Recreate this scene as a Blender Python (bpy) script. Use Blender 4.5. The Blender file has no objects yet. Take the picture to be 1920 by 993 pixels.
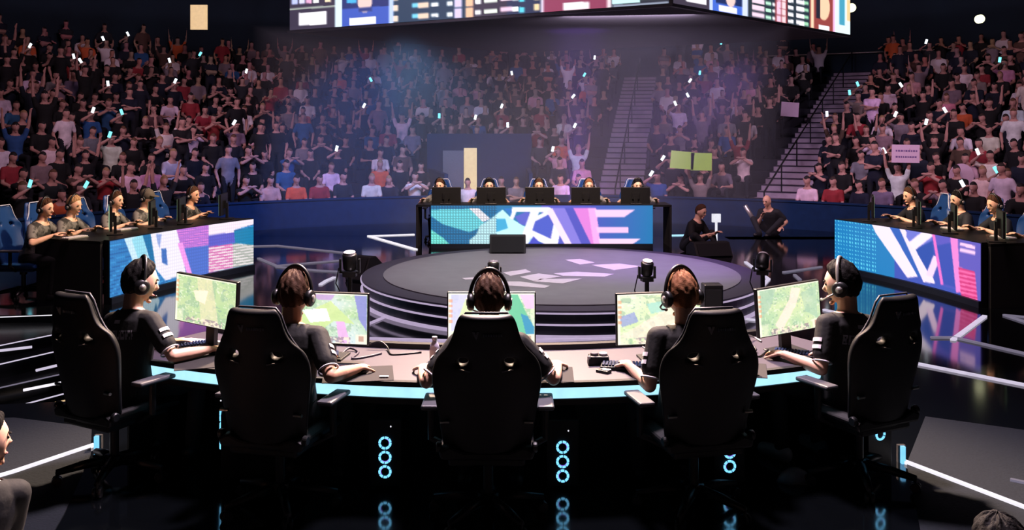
import bpy, bmesh, math, random
import numpy as np
from mathutils import Vector, Matrix
from mathutils.bvhtree import BVHTree
random.seed(7); rng = np.random.default_rng(7)
SC = bpy.context.scene
C = SC.collection
PI = math.pi
V = Vector
F, HY, CZ, CX0 = 1700.0, 245.0, 2.2, 960.0      # lens of the camera in pixels of a 1920 wide frame, horizon row, eye height

def at(px, py, d):                               # the point at depth d seen at a pixel
    return V(((px - CX0) / F * d, d, CZ - (py - HY) / F * d))
def ground(px, py, z=0.0):                       # the point at height z seen at a pixel
    d = F * (CZ - z) / (py - HY)
    return V(((px - CX0) / F * d, d, z))
def proj(p):
    return CX0 + F * p[0] / p[1], HY + F * (CZ - p[2]) / p[1]

def lin(c):
    return tuple((x / 255 / 12.92) if x / 255 <= .04045 else ((x / 255 + .055) / 1.055) ** 2.4 for x in c)

# ------------------------------------------------------------------ materials
def new_mat(name):
    m = bpy.data.materials.new(name); m.use_nodes = True
    return m, m.node_tree.nodes, m.node_tree.links
def pm(name, col, rough=.6, metal=0.0, var=.25, scale=30, bump=0.0, spec=.5, coat=0.0, sharp=0.0, ior=None):
    m, N, L = new_mat(name); b = N['Principled BSDF']
    c = lin(col)
    tc = N.new('ShaderNodeTexCoord'); nz = N.new('ShaderNodeTexNoise'); nz.inputs['Scale'].default_value = scale; nz.inputs['Detail'].default_value = 4
    mx = N.new('ShaderNodeMix'); mx.data_type = 'RGBA'
    mx.inputs[6].default_value = (*[x * (1 - var) for x in c], 1); mx.inputs[7].default_value = (*[min(1, x * (1 + var)) for x in c], 1)
    L.new(tc.outputs['Object'], nz.inputs['Vector']); L.new(nz.outputs['Fac'], mx.inputs[0]); L.new(mx.outputs[2], b.inputs['Base Color'])
    if sharp:
        mr = N.new('ShaderNodeMapRange'); mr.inputs[1].default_value = .5 - sharp; mr.inputs[2].default_value = .5 + sharp
        L.new(nz.outputs['Fac'], mr.inputs[0]); L.new(mr.outputs[0], mx.inputs[0])
    if ior: b.inputs['IOR'].default_value = ior
    b.inputs['Roughness'].default_value = rough; b.inputs['Metallic'].default_value = metal
    b.inputs['Specular IOR Level'].default_value = spec; b.inputs['Coat Weight'].default_value = coat
    if bump:
        bp = N.new('ShaderNodeBump'); bp.inputs['Strength'].default_value = bump; bp.inputs['Distance'].default_value = .01
        L.new(nz.outputs['Fac'], bp.inputs['Height']); L.new(bp.outputs['Normal'], b.inputs['Normal'])
    return m
def em(name, col, strength, sample=True):
    m, N, L = new_mat(name); b = N['Principled BSDF']
    b.inputs['Base Color'].default_value = (.02, .02, .02, 1); b.inputs['Roughness'].default_value = .4
    tc = N.new('ShaderNodeTexCoord'); nz = N.new('ShaderNodeTexNoise'); nz.inputs['Scale'].default_value = 12
    mr = N.new('ShaderNodeMapRange'); mr.inputs[3].default_value = .85 * strength; mr.inputs[4].default_value = 1.15 * strength
    L.new(tc.outputs['Object'], nz.inputs['Vector']); L.new(nz.outputs['Fac'], mr.inputs[0])
    b.inputs['Emission Color'].default_value = (*lin(col), 1); L.new(mr.outputs[0], b.inputs['Emission Strength'])
    if not sample: m.cycles.emission_sampling = 'NONE'
    return m
def em_attr(name, strength, rough=.35):
    m, N, L = new_mat(name); b = N['Principled BSDF']
    b.inputs['Base Color'].default_value = (.012, .012, .012, 1); b.inputs['Roughness'].default_value = rough
    a = N.new('ShaderNodeVertexColor'); a.layer_name = 'Col'
    L.new(a.outputs['Color'], b.inputs['Emission Color']); b.inputs['Emission Strength'].default_value = strength
    return m
def col_attr(name, rough=.8):
    m, N, L = new_mat(name); b = N['Principled BSDF']
    a = N.new('ShaderNodeVertexColor'); a.layer_name = 'Col'
    L.new(a.outputs['Color'], b.inputs['Base Color']); b.inputs['Roughness'].default_value = rough
    return m
def obj_col(name, rough=.85):
    m, N, L = new_mat(name); b = N['Principled BSDF']
    oi = N.new('ShaderNodeObjectInfo'); tc = N.new('ShaderNodeTexCoord'); nz = N.new('ShaderNodeTexNoise'); nz.inputs['Scale'].default_value = 9
    mr = N.new('ShaderNodeMapRange'); mr.inputs[3].default_value = .6; mr.inputs[4].default_value = 1.25
    mx = N.new('ShaderNodeVectorMath'); mx.operation = 'SCALE'
    L.new(tc.outputs['Object'], nz.inputs['Vector']); L.new(nz.outputs['Fac'], mr.inputs[0]); L.new(oi.outputs['Color'], mx.inputs[0]); L.new(mr.outputs[0], mx.inputs['Scale'])
    L.new(mx.outputs[0], b.inputs['Base Color']); b.inputs['Roughness'].default_value = rough
    return m

def hair_random(name):
    m, N, L = new_mat(name); b = N['Principled BSDF']; oi = N.new('ShaderNodeObjectInfo'); cr = N.new('ShaderNodeValToRGB'); e = cr.color_ramp.elements
    cr.color_ramp.interpolation = 'CONSTANT'; e[0].color = (*lin((20, 16, 16)), 1); e[1].position = .55; e[1].color = (*lin((48, 34, 28)), 1)
    for p, c in ((.78, (96, 66, 46)), (.92, (160, 126, 92))): x = e.new(p); x.color = (*lin(c), 1)
    L.new(oi.outputs['Random'], cr.inputs[0]); L.new(cr.outputs[0], b.inputs['Base Color']); b.inputs['Roughness'].default_value = .75
    return m

M = dict(
    floor=pm('black gloss floor', (6, 8, 10), .085, var=.3, scale=3, spec=.5, ior=2.3),
    carpet=pm('grey carpet', (23, 28, 33), .95, var=.35, scale=60, bump=.4, spec=.2),
    riser=pm('stage riser', (10, 12, 16), .55, var=.3, scale=8),
    tread=pm('stage tread', (14, 17, 20), .22, var=.4, scale=10),
    podium=pm('podium top', (124, 122, 126), .42, var=.18, scale=5),
    rim=pm('podium rim', (66, 62, 74), .5, var=.2, scale=10),
    drum=pm('podium side', (10, 18, 34), .4, var=.3, scale=4),
    print=pm('floor print', (205, 195, 205), .5, var=.12, scale=14),
    navy=pm('barrier fabric', (17, 44, 80), .85, var=.35, scale=6, bump=.15, spec=.2),
    concrete=pm('stand concrete', (40, 40, 50), .9, var=.25, scale=4),
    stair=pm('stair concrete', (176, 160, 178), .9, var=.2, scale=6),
    stairedge=pm('stair dark edge', (48, 40, 56), .9),  # darker line along each step edge
    back=pm('upper wall', (22, 42, 58), .9, var=.5, scale=.6),
    black=pm('black plastic', (9, 10, 12), .42, var=.2, scale=40),
    matte=pm('matte black', (7, 8, 9), .75, var=.2, scale=20),
    steel=pm('dark metal', (40, 42, 46), .35, metal=.8),
    silver=pm('silver metal', (190, 185, 178), .3, metal=.7),
    leather=pm('black leather', (6, 6, 9), .55, var=.2, scale=120, bump=.08, spec=.28),
    blueleather=pm('blue leather', (20, 62, 120), .45, var=.25, scale=90, bump=.12),
    paleedge=pm('pale piping', (196, 200, 215), .5),
    greytrim=pm('grey piping', (120, 116, 124), .5), grille=pm('speaker cloth', (4, 5, 8), .9),
    armpad=pm('armrest pad', (66, 66, 72), .5), logo=pm('grey logo', (120, 120, 128), .6),
    desk=pm('desk laminate', (58, 53, 65), .5, var=.14, scale=25),
    pad=pm('mouse pad cloth', (36, 33, 33), .9, var=.12, scale=150),
    jersey=pm('black jersey', (9, 9, 10), .82, var=.25, scale=30, bump=.2),
    jersey_grey=pm('grey patterned jersey', (92, 90, 86), .75, var=.85, scale=9, sharp=.05),
    jersey_navy=pm('navy jersey', (18, 22, 32), .75, var=.3, scale=20),
    white=pm('white cloth', (228, 222, 226), .7, var=.08),
    skin=pm('skin', (242, 192, 162), .5, var=.07, scale=18),
    skin2=pm('tan skin', (226, 172, 140), .5, var=.08, scale=18),
    lips=pm('lips', (170, 95, 90), .5), eye=pm('dark eye', (30, 22, 20), .25),
    trousers=pm('dark trousers', (14, 15, 18), .85, var=.3),
    shoe=pm('black shoe', (16, 16, 18), .5), shoewhite=pm('pale shoe', (190, 184, 188), .6),
    hairblack=pm('black hair', (13, 10, 9), .72, var=.5, scale=140, bump=.3, spec=.15),
    hairbrown=pm('brown hair', (74, 50, 36), .72, var=.5, scale=140, bump=.3, spec=.15),
    hairginger=pm('light brown hair', (138, 92, 62), .72, var=.45, scale=140, bump=.3, spec=.15),
    hairblond=pm('fair hair', (176, 140, 100), .55, var=.4, scale=140, bump=.3, spec=.15),
    capgrey=pm('grey cap', (92, 84, 72), .8),
    bottle=pm('clear bottle', (214, 204, 226), .15, var=.1, spec=.8),
    keys=pm('blue lit keys', (18, 40, 80), .4, var=.5, scale=60),
    led_strip=em('lilac light strip', (224, 214, 238), .85, False),
    led_dim=em('dim lilac strip', (150, 142, 166), .55, False),
    led_white=em('white light strip', (236, 232, 242), 1.15, False),
    led_pink=em('podium light line', (184, 166, 198), .95, False),
    led_blue=em('pale blue desk light', (172, 230, 255), 1.2),
    led_tube=em('blue light tube', (120, 200, 255), 1.3),
    fan=em('blue fan ring', (120, 205, 255), 1.5, False),
    fanp=em('violet fan ring', (150, 120, 255), 1.0, False),
    dot=em('white pilot light', (235, 235, 245), 1.0, False),
    phone=em('lit phone screen', (232, 244, 255), 2.2, False),
    phone_c=em('cyan lit phone screen', (120, 235, 255), 1.7, False),
    lampspot=em('far lamp', (240, 240, 190), 2.0, False),
    warm=em('warm lamp', (255, 214, 160), .8, False),
    doorlight=em('lit doorway', (255, 226, 178), .95),
    screen=em_attr('screen picture', 1.3), led=em_attr('led wall picture', 1.15, .5), jumbo=em_attr('scoreboard picture', 1.2, .5),
    green=pm('green card', (176, 222, 96), .8, var=.06), pinkcard=pm('pale card', (232, 200, 226), .8, var=.06),
    ink=pm('card ink', (120, 90, 150), .8),
    c_skin=pm('spectator skin', (196, 146, 136), .7, var=.35, scale=2.5), c_hair=hair_random('spectator hair'),
    c_legs=pm('spectator trousers', (20, 24, 34), .9, var=.4), c_shirt=obj_col('spectator top'), crowd=col_attr('far spectators'),
)

# ------------------------------------------------------------------ mesh building
class MB:
    def __init__(s): s.v = []; s.f = []; s.m = []
    def add(s, vs, fs, mi=0):
        o = len(s.v); s.v += [tuple(v) for v in vs]; s.f += [tuple(i + o for i in f) for f in fs]; s.m += [mi] * len(fs)
    def box(s, c, size, R=None, mi=0, taper=1.0):
        c = V(c); hx, hy, hz = [a / 2 for a in size]; vs = []
        for z, k in ((-hz, 1), (hz, taper)):
            for x, y in ((-hx, -hy), (hx, -hy), (hx, hy), (-hx, hy)):
                p = V((x * k, y * k, z)); vs.append(c + (R @ p if R else p))
        s.add(vs, [(3, 2, 1, 0), (4, 5, 6, 7), (0, 1, 5, 4), (1, 2, 6, 5), (2, 3, 7, 6), (3, 0, 4, 7)], mi)
    def loft(s, rings, mi=0, cap=True):
        n = len(rings[0]); o = len(s.v); vs = [p for r in rings for p in r]; fs = []
        for k in range(len(rings) - 1):
            for j in range(n):
                a = k * n + j; b = k * n + (j + 1) % n
                fs.append((a, b, b + n, a + n))
        if cap:
            fs.append(tuple(range(n - 1, -1, -1))); fs.append(tuple((len(rings) - 1) * n + j for j in range(n)))
        s.add(vs, fs, mi)
    def tube(s, pts, r, n=8, mi=0):
        pts = [V(p) for p in pts]; rings = []
        rr = r if hasattr(r, '__len__') else [r] * len(pts)
        pa = None
        for i, p in enumerate(pts):
            d = (pts[min(i + 1, len(pts) - 1)] - pts[max(i - 1, 0)]).normalized()
            a = pa if pa else (V((0, 0, 1)) if abs(d.z) < .9 else V((1, 0, 0)))
            x = (a - d * a.dot(d)).normalized(); y = d.cross(x); pa = x
            rings.append([p + (x * math.cos(t) + y * math.sin(t)) * rr[i] for t in [2 * PI * k / n for k in range(n)]])
        s.loft(rings, mi)
    def cyl(s, c, r, h, axis=(0, 0, 1), n=20, mi=0, r2=None, bev=0.0):
        c = V(c); a = V(axis).normalized(); r2 = r if r2 is None else r2
        if bev: pts = [(-h / 2, r - bev), (-h / 2 + bev, r), (h / 2 - bev, r2), (h / 2, r2 - bev)]
        else: pts = [(-h / 2, r), (h / 2, r2)]
        u = (V((0, 0, 1)) if abs(a.z) < .9 else V((1, 0, 0))); x = (u - a * u.dot(a)).normalized(); y = a.cross(x)
        s.loft([[c + a * t + (x * math.cos(q) + y * math.sin(q)) * q_r for q in [2 * PI * k / n for k in range(n)]] for t, q_r in pts], mi)
    def ring(s, c, R, r, axis=(0, 0, 1), n=24, k=8, mi=0, a0=0, a1=2 * PI, xdir=None, sx=1.0):
        c = V(c); a = V(axis).normalized(); u = V(xdir) if xdir else (V((0, 0, 1)) if abs(a.z) < .9 else V((1, 0, 0)))
        x = (u - a * u.dot(a)).normalized(); y = a.cross(x); full = abs(a1 - a0 - 2 * PI) < 1e-4
        rings = []
        for i in range(n + (0 if full else 1)):
            t = a0 + (a1 - a0) * i / n; d = x * math.cos(t) * sx + y * math.sin(t)
            dn = d.normalized()
            rings.append([c + d * R + (dn * math.cos(q) + a * math.sin(q)) * r for q in [2 * PI * j / k for j in range(k)]])
        if full: rings.append(rings[0])
        s.loft(rings, mi, cap=not full)
    def sphere(s, c, r, nu=14, nv=9, mi=0, Mx=None):
        c = V(c); r = r if hasattr(r, '__len__') else (r, r, r); vs = []; fs = []
        P = lambda t, q: V((r[0] * math.sin(t) * math.cos(q), r[1] * math.sin(t) * math.sin(q), r[2] * math.cos(t)))
        for i in range(1, nv):
            for j in range(nu): vs.append(P(PI * i / nv, 2 * PI * j / nu))
        vs += [P(0, 0), P(PI, 0)]
        for i in range(nv - 2):
            for j in range(nu):
                a = i * nu + j; b = i * nu + (j + 1) % nu; fs.append((a, a + nu, b + nu, b))
        T, B = len(vs) - 2, len(vs) - 1
        for j in range(nu):
            fs.append((T, j, (j + 1) % nu)); fs.append((B, (nv - 2) * nu + (j + 1) % nu, (nv - 2) * nu + j))
        s.add([c + (Mx @ v if Mx else v) for v in vs], fs, mi)
    def arc(s, c, r0, r1, z0, z1, a0, a1, n=32, mi=0):   # a solid sector of a ring; angle from -Y towards +X
        vs = []; fs = []
        for i in range(n + 1):
            t = a0 + (a1 - a0) * i / n; dx, dy = math.sin(t), -math.cos(t)
            for r, z in ((r0, z0), (r1, z0), (r1, z1), (r0, z1)): vs.append((c[0] + dx * r, c[1] + dy * r, z))
        for i in range(n):
            o = i * 4
            for k in range(4): fs.append((o + k, o + (k + 1) % 4, o + 4 + (k + 1) % 4, o + 4 + k))
        fs.append((3, 2, 1, 0)); fs.append((n * 4, n * 4 + 1, n * 4 + 2, n * 4 + 3))
        s.add(vs, fs, mi)
    def mesh(s, name, smooth=False):
        me = bpy.data.meshes.new(name); me.from_pydata(s.v, [], s.f)
        bm = bmesh.new(); bm.from_mesh(me); bmesh.ops.recalc_face_normals(bm, faces=bm.faces)
        bm.to_mesh(me); bm.free()
        if any(s.m): me.polygons.foreach_set('material_index', s.m)
        if smooth: me.polygons.foreach_set('use_smooth', [True] * len(me.polygons))
        return me
    def build(s, name, mat, parent=None, smooth=False, bevel=0.0):
        me = s.mesh(name, smooth); o = bpy.data.objects.new(name, me); C.objects.link(o)
        for m in (mat if isinstance(mat, (list, tuple)) else [mat]): me.materials.append(m)
        if parent: o.parent = parent
        if bevel:
            b = o.modifiers.new('b', 'BEVEL'); b.width = bevel; b.segments = 2; b.limit_method = 'ANGLE'
        return o
def tag(o, label=None, cat=None, group=None, kind=None):
    if label: o['label'] = label
    if cat: o['category'] = cat
    if group: o['group'] = group
    if kind: o['kind'] = kind
    return o
def empty(name, loc, rz, label, cat, group=None):
    o = bpy.data.objects.new(name, None); C.objects.link(o); o.location = loc; o.rotation_euler = (0, 0, rz); o.empty_display_size = .1
    return tag(o, label, cat, group)
def copy_tree(o, parent=None):
    c = o.copy(); C.objects.link(c)
    if parent: c.parent = parent
    for ch in list(o.children): copy_tree(ch, c)
    return c
def rot(ax, deg): return Matrix.Rotation(math.radians(deg), 3, ax)

# pictures on screens: a fine grid of cells whose colours come from flat shapes
def inpoly(x, y, poly):
    r = np.zeros(x.shape, bool); n = len(poly)
    for i in range(n):
        x0, y0 = poly[i]; x1, y1 = poly[(i + 1) % n]
        if y0 == y1: continue
        c = ((y0 > y) != (y1 > y)) & (x < (x1 - x0) * (y - y0) / (y1 - y0) + x0)
        r ^= c
    return r
def seg(p0, p1, w):
    (x0, y0), (x1, y1) = p0, p1; L = math.hypot(x1 - x0, y1 - y0); nx, ny = -(y1 - y0) / L * w / 2, (x1 - x0) / L * w / 2
    return [(x0 + nx, y0 + ny), (x1 + nx, y1 + ny), (x1 - nx, y1 - ny), (x0 - nx, y0 - ny)]
def vnoise(x, y, sc, seed):
    g = np.random.default_rng(seed).random((64, 64)); x = x * sc; y = y * sc
    xi = np.floor(x).astype(int); yi = np.floor(y).astype(int); fx = x - xi; fy = y - yi
    fx = fx * fx * (3 - 2 * fx); fy = fy * fy * (3 - 2 * fy)
    G = lambda a, b: g[a % 64, b % 64]
    return (G(xi, yi) * (1 - fx) + G(xi + 1, yi) * fx) * (1 - fy) + (G(xi, yi + 1) * (1 - fx) + G(xi + 1, yi + 1) * fx) * fy
def picture(name, P, nu, nv, art, mat, parent=None):
    """P(u,v) -> point; art(px,py,u,v) -> n x 3 colours 0..255"""
    U, Vv = np.meshgrid(np.linspace(0, 1, nu + 1), np.linspace(0, 1, nv + 1))
    pts = [P(u, v) for u, v in zip(U.ravel(), Vv.ravel())]
    Mw = parent.matrix_basis if parent else Matrix()
    pp = np.array([proj(Mw @ V(p)) for p in pts])
    gx, gy = pp[:, 0].reshape(U.shape), pp[:, 1].reshape(U.shape); dxu, dyu = np.gradient(gx, axis=1), np.gradient(gy, axis=1); dxv, dyv = np.gradient(gx, axis=0), np.gradient(gy, axis=0)
    col = 0
    for a in (-.3, .3):
        for e in (-.3, .3):
            col = col + art((gx + a * dxu + e * dxv).ravel(), (gy + a * dyu + e * dyv).ravel(), U.ravel(), Vv.ravel())
    col = np.clip(col / 4, 0, 255) / 255
    col = np.where(col <= .04045, col / 12.92, ((col + .055) / 1.055) ** 2.4)
    fs = [(j * (nu + 1) + i, j * (nu + 1) + i + 1, (j + 1) * (nu + 1) + i + 1, (j + 1) * (nu + 1) + i) for j in range(nv) for i in range(nu)]
    me = bpy.data.meshes.new(name); me.from_pydata([tuple(p) for p in pts], [], fs)
    a = me.color_attributes.new('Col', 'FLOAT_COLOR', 'POINT')
    a.data.foreach_set('color', np.c_[col, np.ones(len(col))].astype(np.float32).ravel())
    me.materials.append(mat); o = bpy.data.objects.new(name, me); C.objects.link(o)
    if parent: o.parent = parent
    return o
def paint(x, y, base, shapes):
    c = base.astype(float).copy()
    for poly, col in shapes: c[inpoly(x, y, poly)] = col
    return c

# ------------------------------------------------------------------ people
class Body:
    def __init__(s): s.mb = MB(); s.segs = []; s.reg = []
    def cap(s, p0, p1, r0, r1, reg, n=12):
        p0, p1 = V(p0), V(p1); d = (p1 - p0); L = d.length; d = d / L if L > 1e-6 else V((0, 0, 1))
        u = V((0, 0, 1)) if abs(d.z) < .9 else V((1, 0, 0)); x = (u - d * u.dot(d)).normalized(); y = d.cross(x); rings = []
        prof = [(p0 - d * r0 * math.sin(q), r0 * math.cos(q)) for q in (1.35, .9, .4, 0)] + [(p1 + d * r1 * math.sin(q), r1 * math.cos(q)) for q in (0, .4, .9, 1.35)]
        for c, r in prof: rings.append([c + (x * math.cos(t) + y * math.sin(t)) * r for t in [2 * PI * k / n for k in range(n)]])
        s.mb.loft(rings); s.segs.append((p0, p1, r0, r1)); s.reg.append(reg)
    def loft(s, cs, lat, reg, n=20):
        lat = V(lat).normalized(); rings = []
        for i, (c, rx, ry) in enumerate(cs):
            d = (V(cs[min(i + 1, len(cs) - 1)][0]) - V(cs[max(i - 1, 0)][0])).normalized()
            x = (lat - d * lat.dot(d)).normalized(); y = d.cross(x)
            rings.append([V(c) + x * rx * math.cos(t) + y * ry * math.sin(t) for t in [2 * PI * k / n for k in range(n)]])
            if i:
                s.segs.append((V(cs[i - 1][0]), V(c), (cs[i - 1][1] + cs[i - 1][2]) / 2, (rx + ry) / 2)); s.reg.append(reg)
        s.mb.loft(rings)
        if reg == 'shirt': del s.segs[-1:], s.reg[-1:]
    def ball(s, c, r, reg, Mx=None, sd=None):
        s.mb.sphere(c, r, Mx=Mx); m = sd or (sum(r) / 3 if hasattr(r, '__len__') else r)
        s.segs.append((V(c), V(c) + V((0, 0, 1e-4)), m, m)); s.reg.append(reg)

def head_shape(nu=28, nv=20, hair=None, seed=0):
    """a head about its centre, +Y is the face; hair: style -> the closed mass of the hair"""
    vs = []; r = random.Random(seed); ph = [r.uniform(0, 6) for _ in range(6)]
    def P(t, q):
        x, y, z = math.sin(t) * math.cos(q), math.sin(t) * math.sin(q), math.cos(t)
        k = 1.0
        if hair is not None:
            front = y - (.62 if z > .35 else .0)
            m = 1 / (1 + math.exp((y * 1.0 - (.02 + 1.15 * max(0, z - .12))) * 14)) / (1 + math.exp(-(z + .42 + .30 * max(0, -y)) * 14))
            n = .030 * math.sin(q * 7 + ph[0] + 3 * z) * math.sin(t * 6 + ph[1]) + .022 * math.sin(q * 15 + ph[2] + 5 * z) + .022 * math.sin(q * 11 + ph[4]) * math.sin(t * 19 + ph[3])
            top = hair * max(0, z) ** 1.0
            k = .86 + m * (.235 + top * .6 + n)
        X, Y, Z = x * .077 * k, y * .098 * k, z * .122 * k
        if z < 0:
            X *= 1 - .32 * (-z) ** 1.6; Y = Y * (1 - .12 * (-z)) if y > 0 else Y * (1 - .38 * (-z) ** 1.3)
        if hair is None and y > .3:
            for sx in (-1, 1): Y -= .010 * math.exp(-((X - sx * .031) ** 2 + (Z - .008) ** 2) / .00022)
            Y += .004 * math.exp(-((X) ** 2 / .0012 + (Z - .034) ** 2 / .0002))
        return (X, Y, Z)
    for i in range(1, nv):
        for j in range(nu): vs.append(P(PI * i / nv, 2 * PI * j / nu))
    vs += [P(.001, 0), P(PI - .001, 0)]; fs = []
    for i in range(nv - 2):
        for j in range(nu):
            a = i * nu + j; b = i * nu + (j + 1) % nu; fs.append((a, a + nu, b + nu, b))
    T, B = len(vs) - 2, len(vs) - 1
    for j in range(nu):
        fs.append((T, j, (j + 1) % nu)); fs.append((B, (nv - 2) * nu + (j + 1) % nu, (nv - 2) * nu + j))
    return vs, fs

def ik(sh, tg, pole, a=.285, b=.255):
    d = tg - sh; L = min(d.length, (a + b) * .995); L = max(L, abs(a - b) * 1.1 + .02); d = d.normalized()
    x = (a * a - b * b + L * L) / (2 * L); h = math.sqrt(max(0, a * a - x * x))
    p = (pole - d * pole.dot(d)).normalized()
    return sh + d * x + p * h, sh + d * L

def add_hand(B, w, f, n, thumb, curl=.5, fine=True):
    f = f.normalized(); n = (n - f * n.dot(f)).normalized(); s = n.cross(f) * thumb * -1
    s = s.normalized()
    B.loft([(w - f * .012, .024, .019), (w + f * .02, .033, .018), (w + f * .06, .042, .017), (w + f * .088, .041, .014), (w + f * .097, .03, .008)], s, 'skin', 12)
    if not fine:
        B.cap(w + f * .09, w + f * .15 - n * .03, .03, .02, 'skin'); return
    for k, (o, L) in enumerate(((.031, .070), (.0105, .080), (-.0105, .075), (-.031, .058))):
        p = w + f * .083 + s * o; ang = .12 * curl
        for q, (ln, r) in enumerate(((.45, .0098), (.32, .009), (.25, .0082))):
            ang += curl * (.42 if q else .25)
            d = f * math.cos(ang) - n * math.sin(ang) + s * o * 1.2
            e = p + d.normalized() * L * ln * 1.1; B.cap(p, e, r, r - .0006, 'skin', 8); p = e
    p = w + f * .022 + s * .030
    for q, (ln, r) in enumerate(((.042, .0125), (.034, .0105), (.026, .0092))):
        d = (f * (.62 + .2 * q) + s * (.75 - .35 * q) - n * (.25 + .15 * curl)).normalized(); e = p + d * ln; B.cap(p, e, r, r - .001, 'skin', 8); p = e

def make_body(pose, fine=True, hs=1.0):
    """pose: hip height, lean/side in degrees, head yaw/pitch, hands lh/rh (local wrist targets), legs sit/stand/floor"""
    B = Body(); g = pose.get; hip = V((0, 0, g('hip', .55)))
    lean, side, tw = math.radians(g('lean', 8)), math.radians(g('side', 0)), math.radians(g('twist', 0))
    R = Matrix.Rotation(side, 3, 'Y') @ Matrix.Rotation(-lean, 3, 'X')
    up = R @ V((0, 0, 1)); latc = R @ V((math.cos(tw), math.sin(tw), 0)); lat = R @ V((1, 0, 0))
    sp = lambda s: hip + up * s
    cs = [(-.11, .135, .10), (-.04, .168, .122), (.04, .168, .12), (.14, .152, .105), (.25, .164, .112), (.35, .188, .115), (.42, .182, .102), (.465, .14, .082), (.50, .075, .062)]
    B.loft([(sp(s), rx * g('wide', 1), ry * g('wide', 1)) for s, rx, ry in cs], lat * .4 + latc * .6, 'shirt', 24)
    yaw, pit, rol = math.radians(g('yaw', 0)), math.radians(g('pitch', 10)), math.radians(g('roll', 0))
    nb = sp(.47); HR = Matrix.Rotation(yaw, 3, 'Z') @ Matrix.Rotation(-pit, 3, 'X') @ Matrix.Rotation(rol, 3, 'Y')
    hc = nb + (up * .6 + V((0, 0, .4))).normalized() * .10 + HR @ V((0, .020, .092)) * hs
    B.cap(sp(.462), hc + HR @ V((0, -.02, -.06)), .065, .060, 'skin')
    vs, fs = head_shape(); HR = HR @ Matrix.Scale(hs, 3); B.mb.add([hc + HR @ V(v) for v in vs], fs); B.segs.append((hc - HR @ V((0, -.03, .075)), hc + HR @ V((0, 0, .04)), .062, .085)); B.reg.append('skin')
    nose = [hc + HR @ V(p) for p in ((0, .088, .014), (0, .108, -.022), (0, .098, -.034))]
    B.cap(nose[0], nose[1], .008, .0125, 'skin', 8); B.cap(nose[1], nose[2], .012, .010, 'skin', 8)
    B.cap(hc + HR @ V((-.014, .086, -.066)), hc + HR @ V((.014, .086, -.066)), .0095, .0095, 'skin', 8)
    B.cap(hc + HR @ V((-.010, .074, -.103)), hc + HR @ V((.010, .074, -.103)), .016, .016, 'skin', 8)
    for sx in (-1, 1): B.ball(hc + HR @ V((sx * .077, -.008, -.012)), (.010, .018, .030), 'skin', HR)
    info = dict(head=Matrix.Translation(hc) @ HR.to_4x4(), cuffs=[], up=up, lat=latc, sp=sp, arms={})
    for sx, key in ((-1, 'lh'), (1, 'rh')):
        sh = sp(.415) + latc * sx * .178; tg = V(g(key, (sx * .2, .35, .70)))
        pole = V(g(key + '_pole', (sx * .55, -.35, -.9)))
        el, wr = ik(sh, tg, pole)
        B.cap(sh - latc * sx * .04, sh, .062, .058, 'shirt'); m = sh.lerp(el, .66)
        B.cap(sh, m, .058, .056, 'shirt' ); B.cap(sh, el, .046, .040, 'skin')
        B.cap(el, el.lerp(wr, .4), .041, .041, 'skin'); B.cap(el.lerp(wr, .4), wr, .041, .026, 'skin')
        fd = V(g(key + '_dir', (0, 0, 0))); fd = fd if fd.length else (wr - el)
        fd = (fd.normalized() + (wr - el).normalized() * .35)
        add_hand(B, wr, fd, V(g(key + '_n', (0, 0, 1))), sx, g('curl', .55), fine)
        info['cuffs'].append((m, (el - sh).normalized())); info['arms'][key] = (sh, el, wr)
    lg = g('legs', 'sit')
    for sx in (-1, 1):
        hp = hip + V((sx * .095, .02, -.03))
        if lg == 'sit': kn = V((sx * g('knee', .16), .43, hip.z - .02)); an = V((sx * g('knee', .16), g('foot', .38), .09))
        elif lg == 'stand': kn = V((sx * .10, .03, .50)); an = V((sx * .10, -.01, .09))
        elif lg == 'crouch': kn = V((sx * .20, .38, .40)); an = V((sx * .17, .10, .09))
        elif lg == 'cross': kn = V((sx * .22, .18, .12)); an = V((-sx * .05, .30, .07))
        else: kn = V((sx * .30, .32, .33)); an = V((sx * .10, .52, .08))
        B.cap(hp, kn, .088, .058, 'legs'); B.cap(kn, an, .056, .040, 'legs')
        fwd = V((sx * .15, 1, 0)).normalized(); toe = an + fwd * .15; toe.z = .036
        B.cap(an + V((0, -.03, -.045)), toe, .044, .036, 'shoes')
    return B, info

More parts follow.
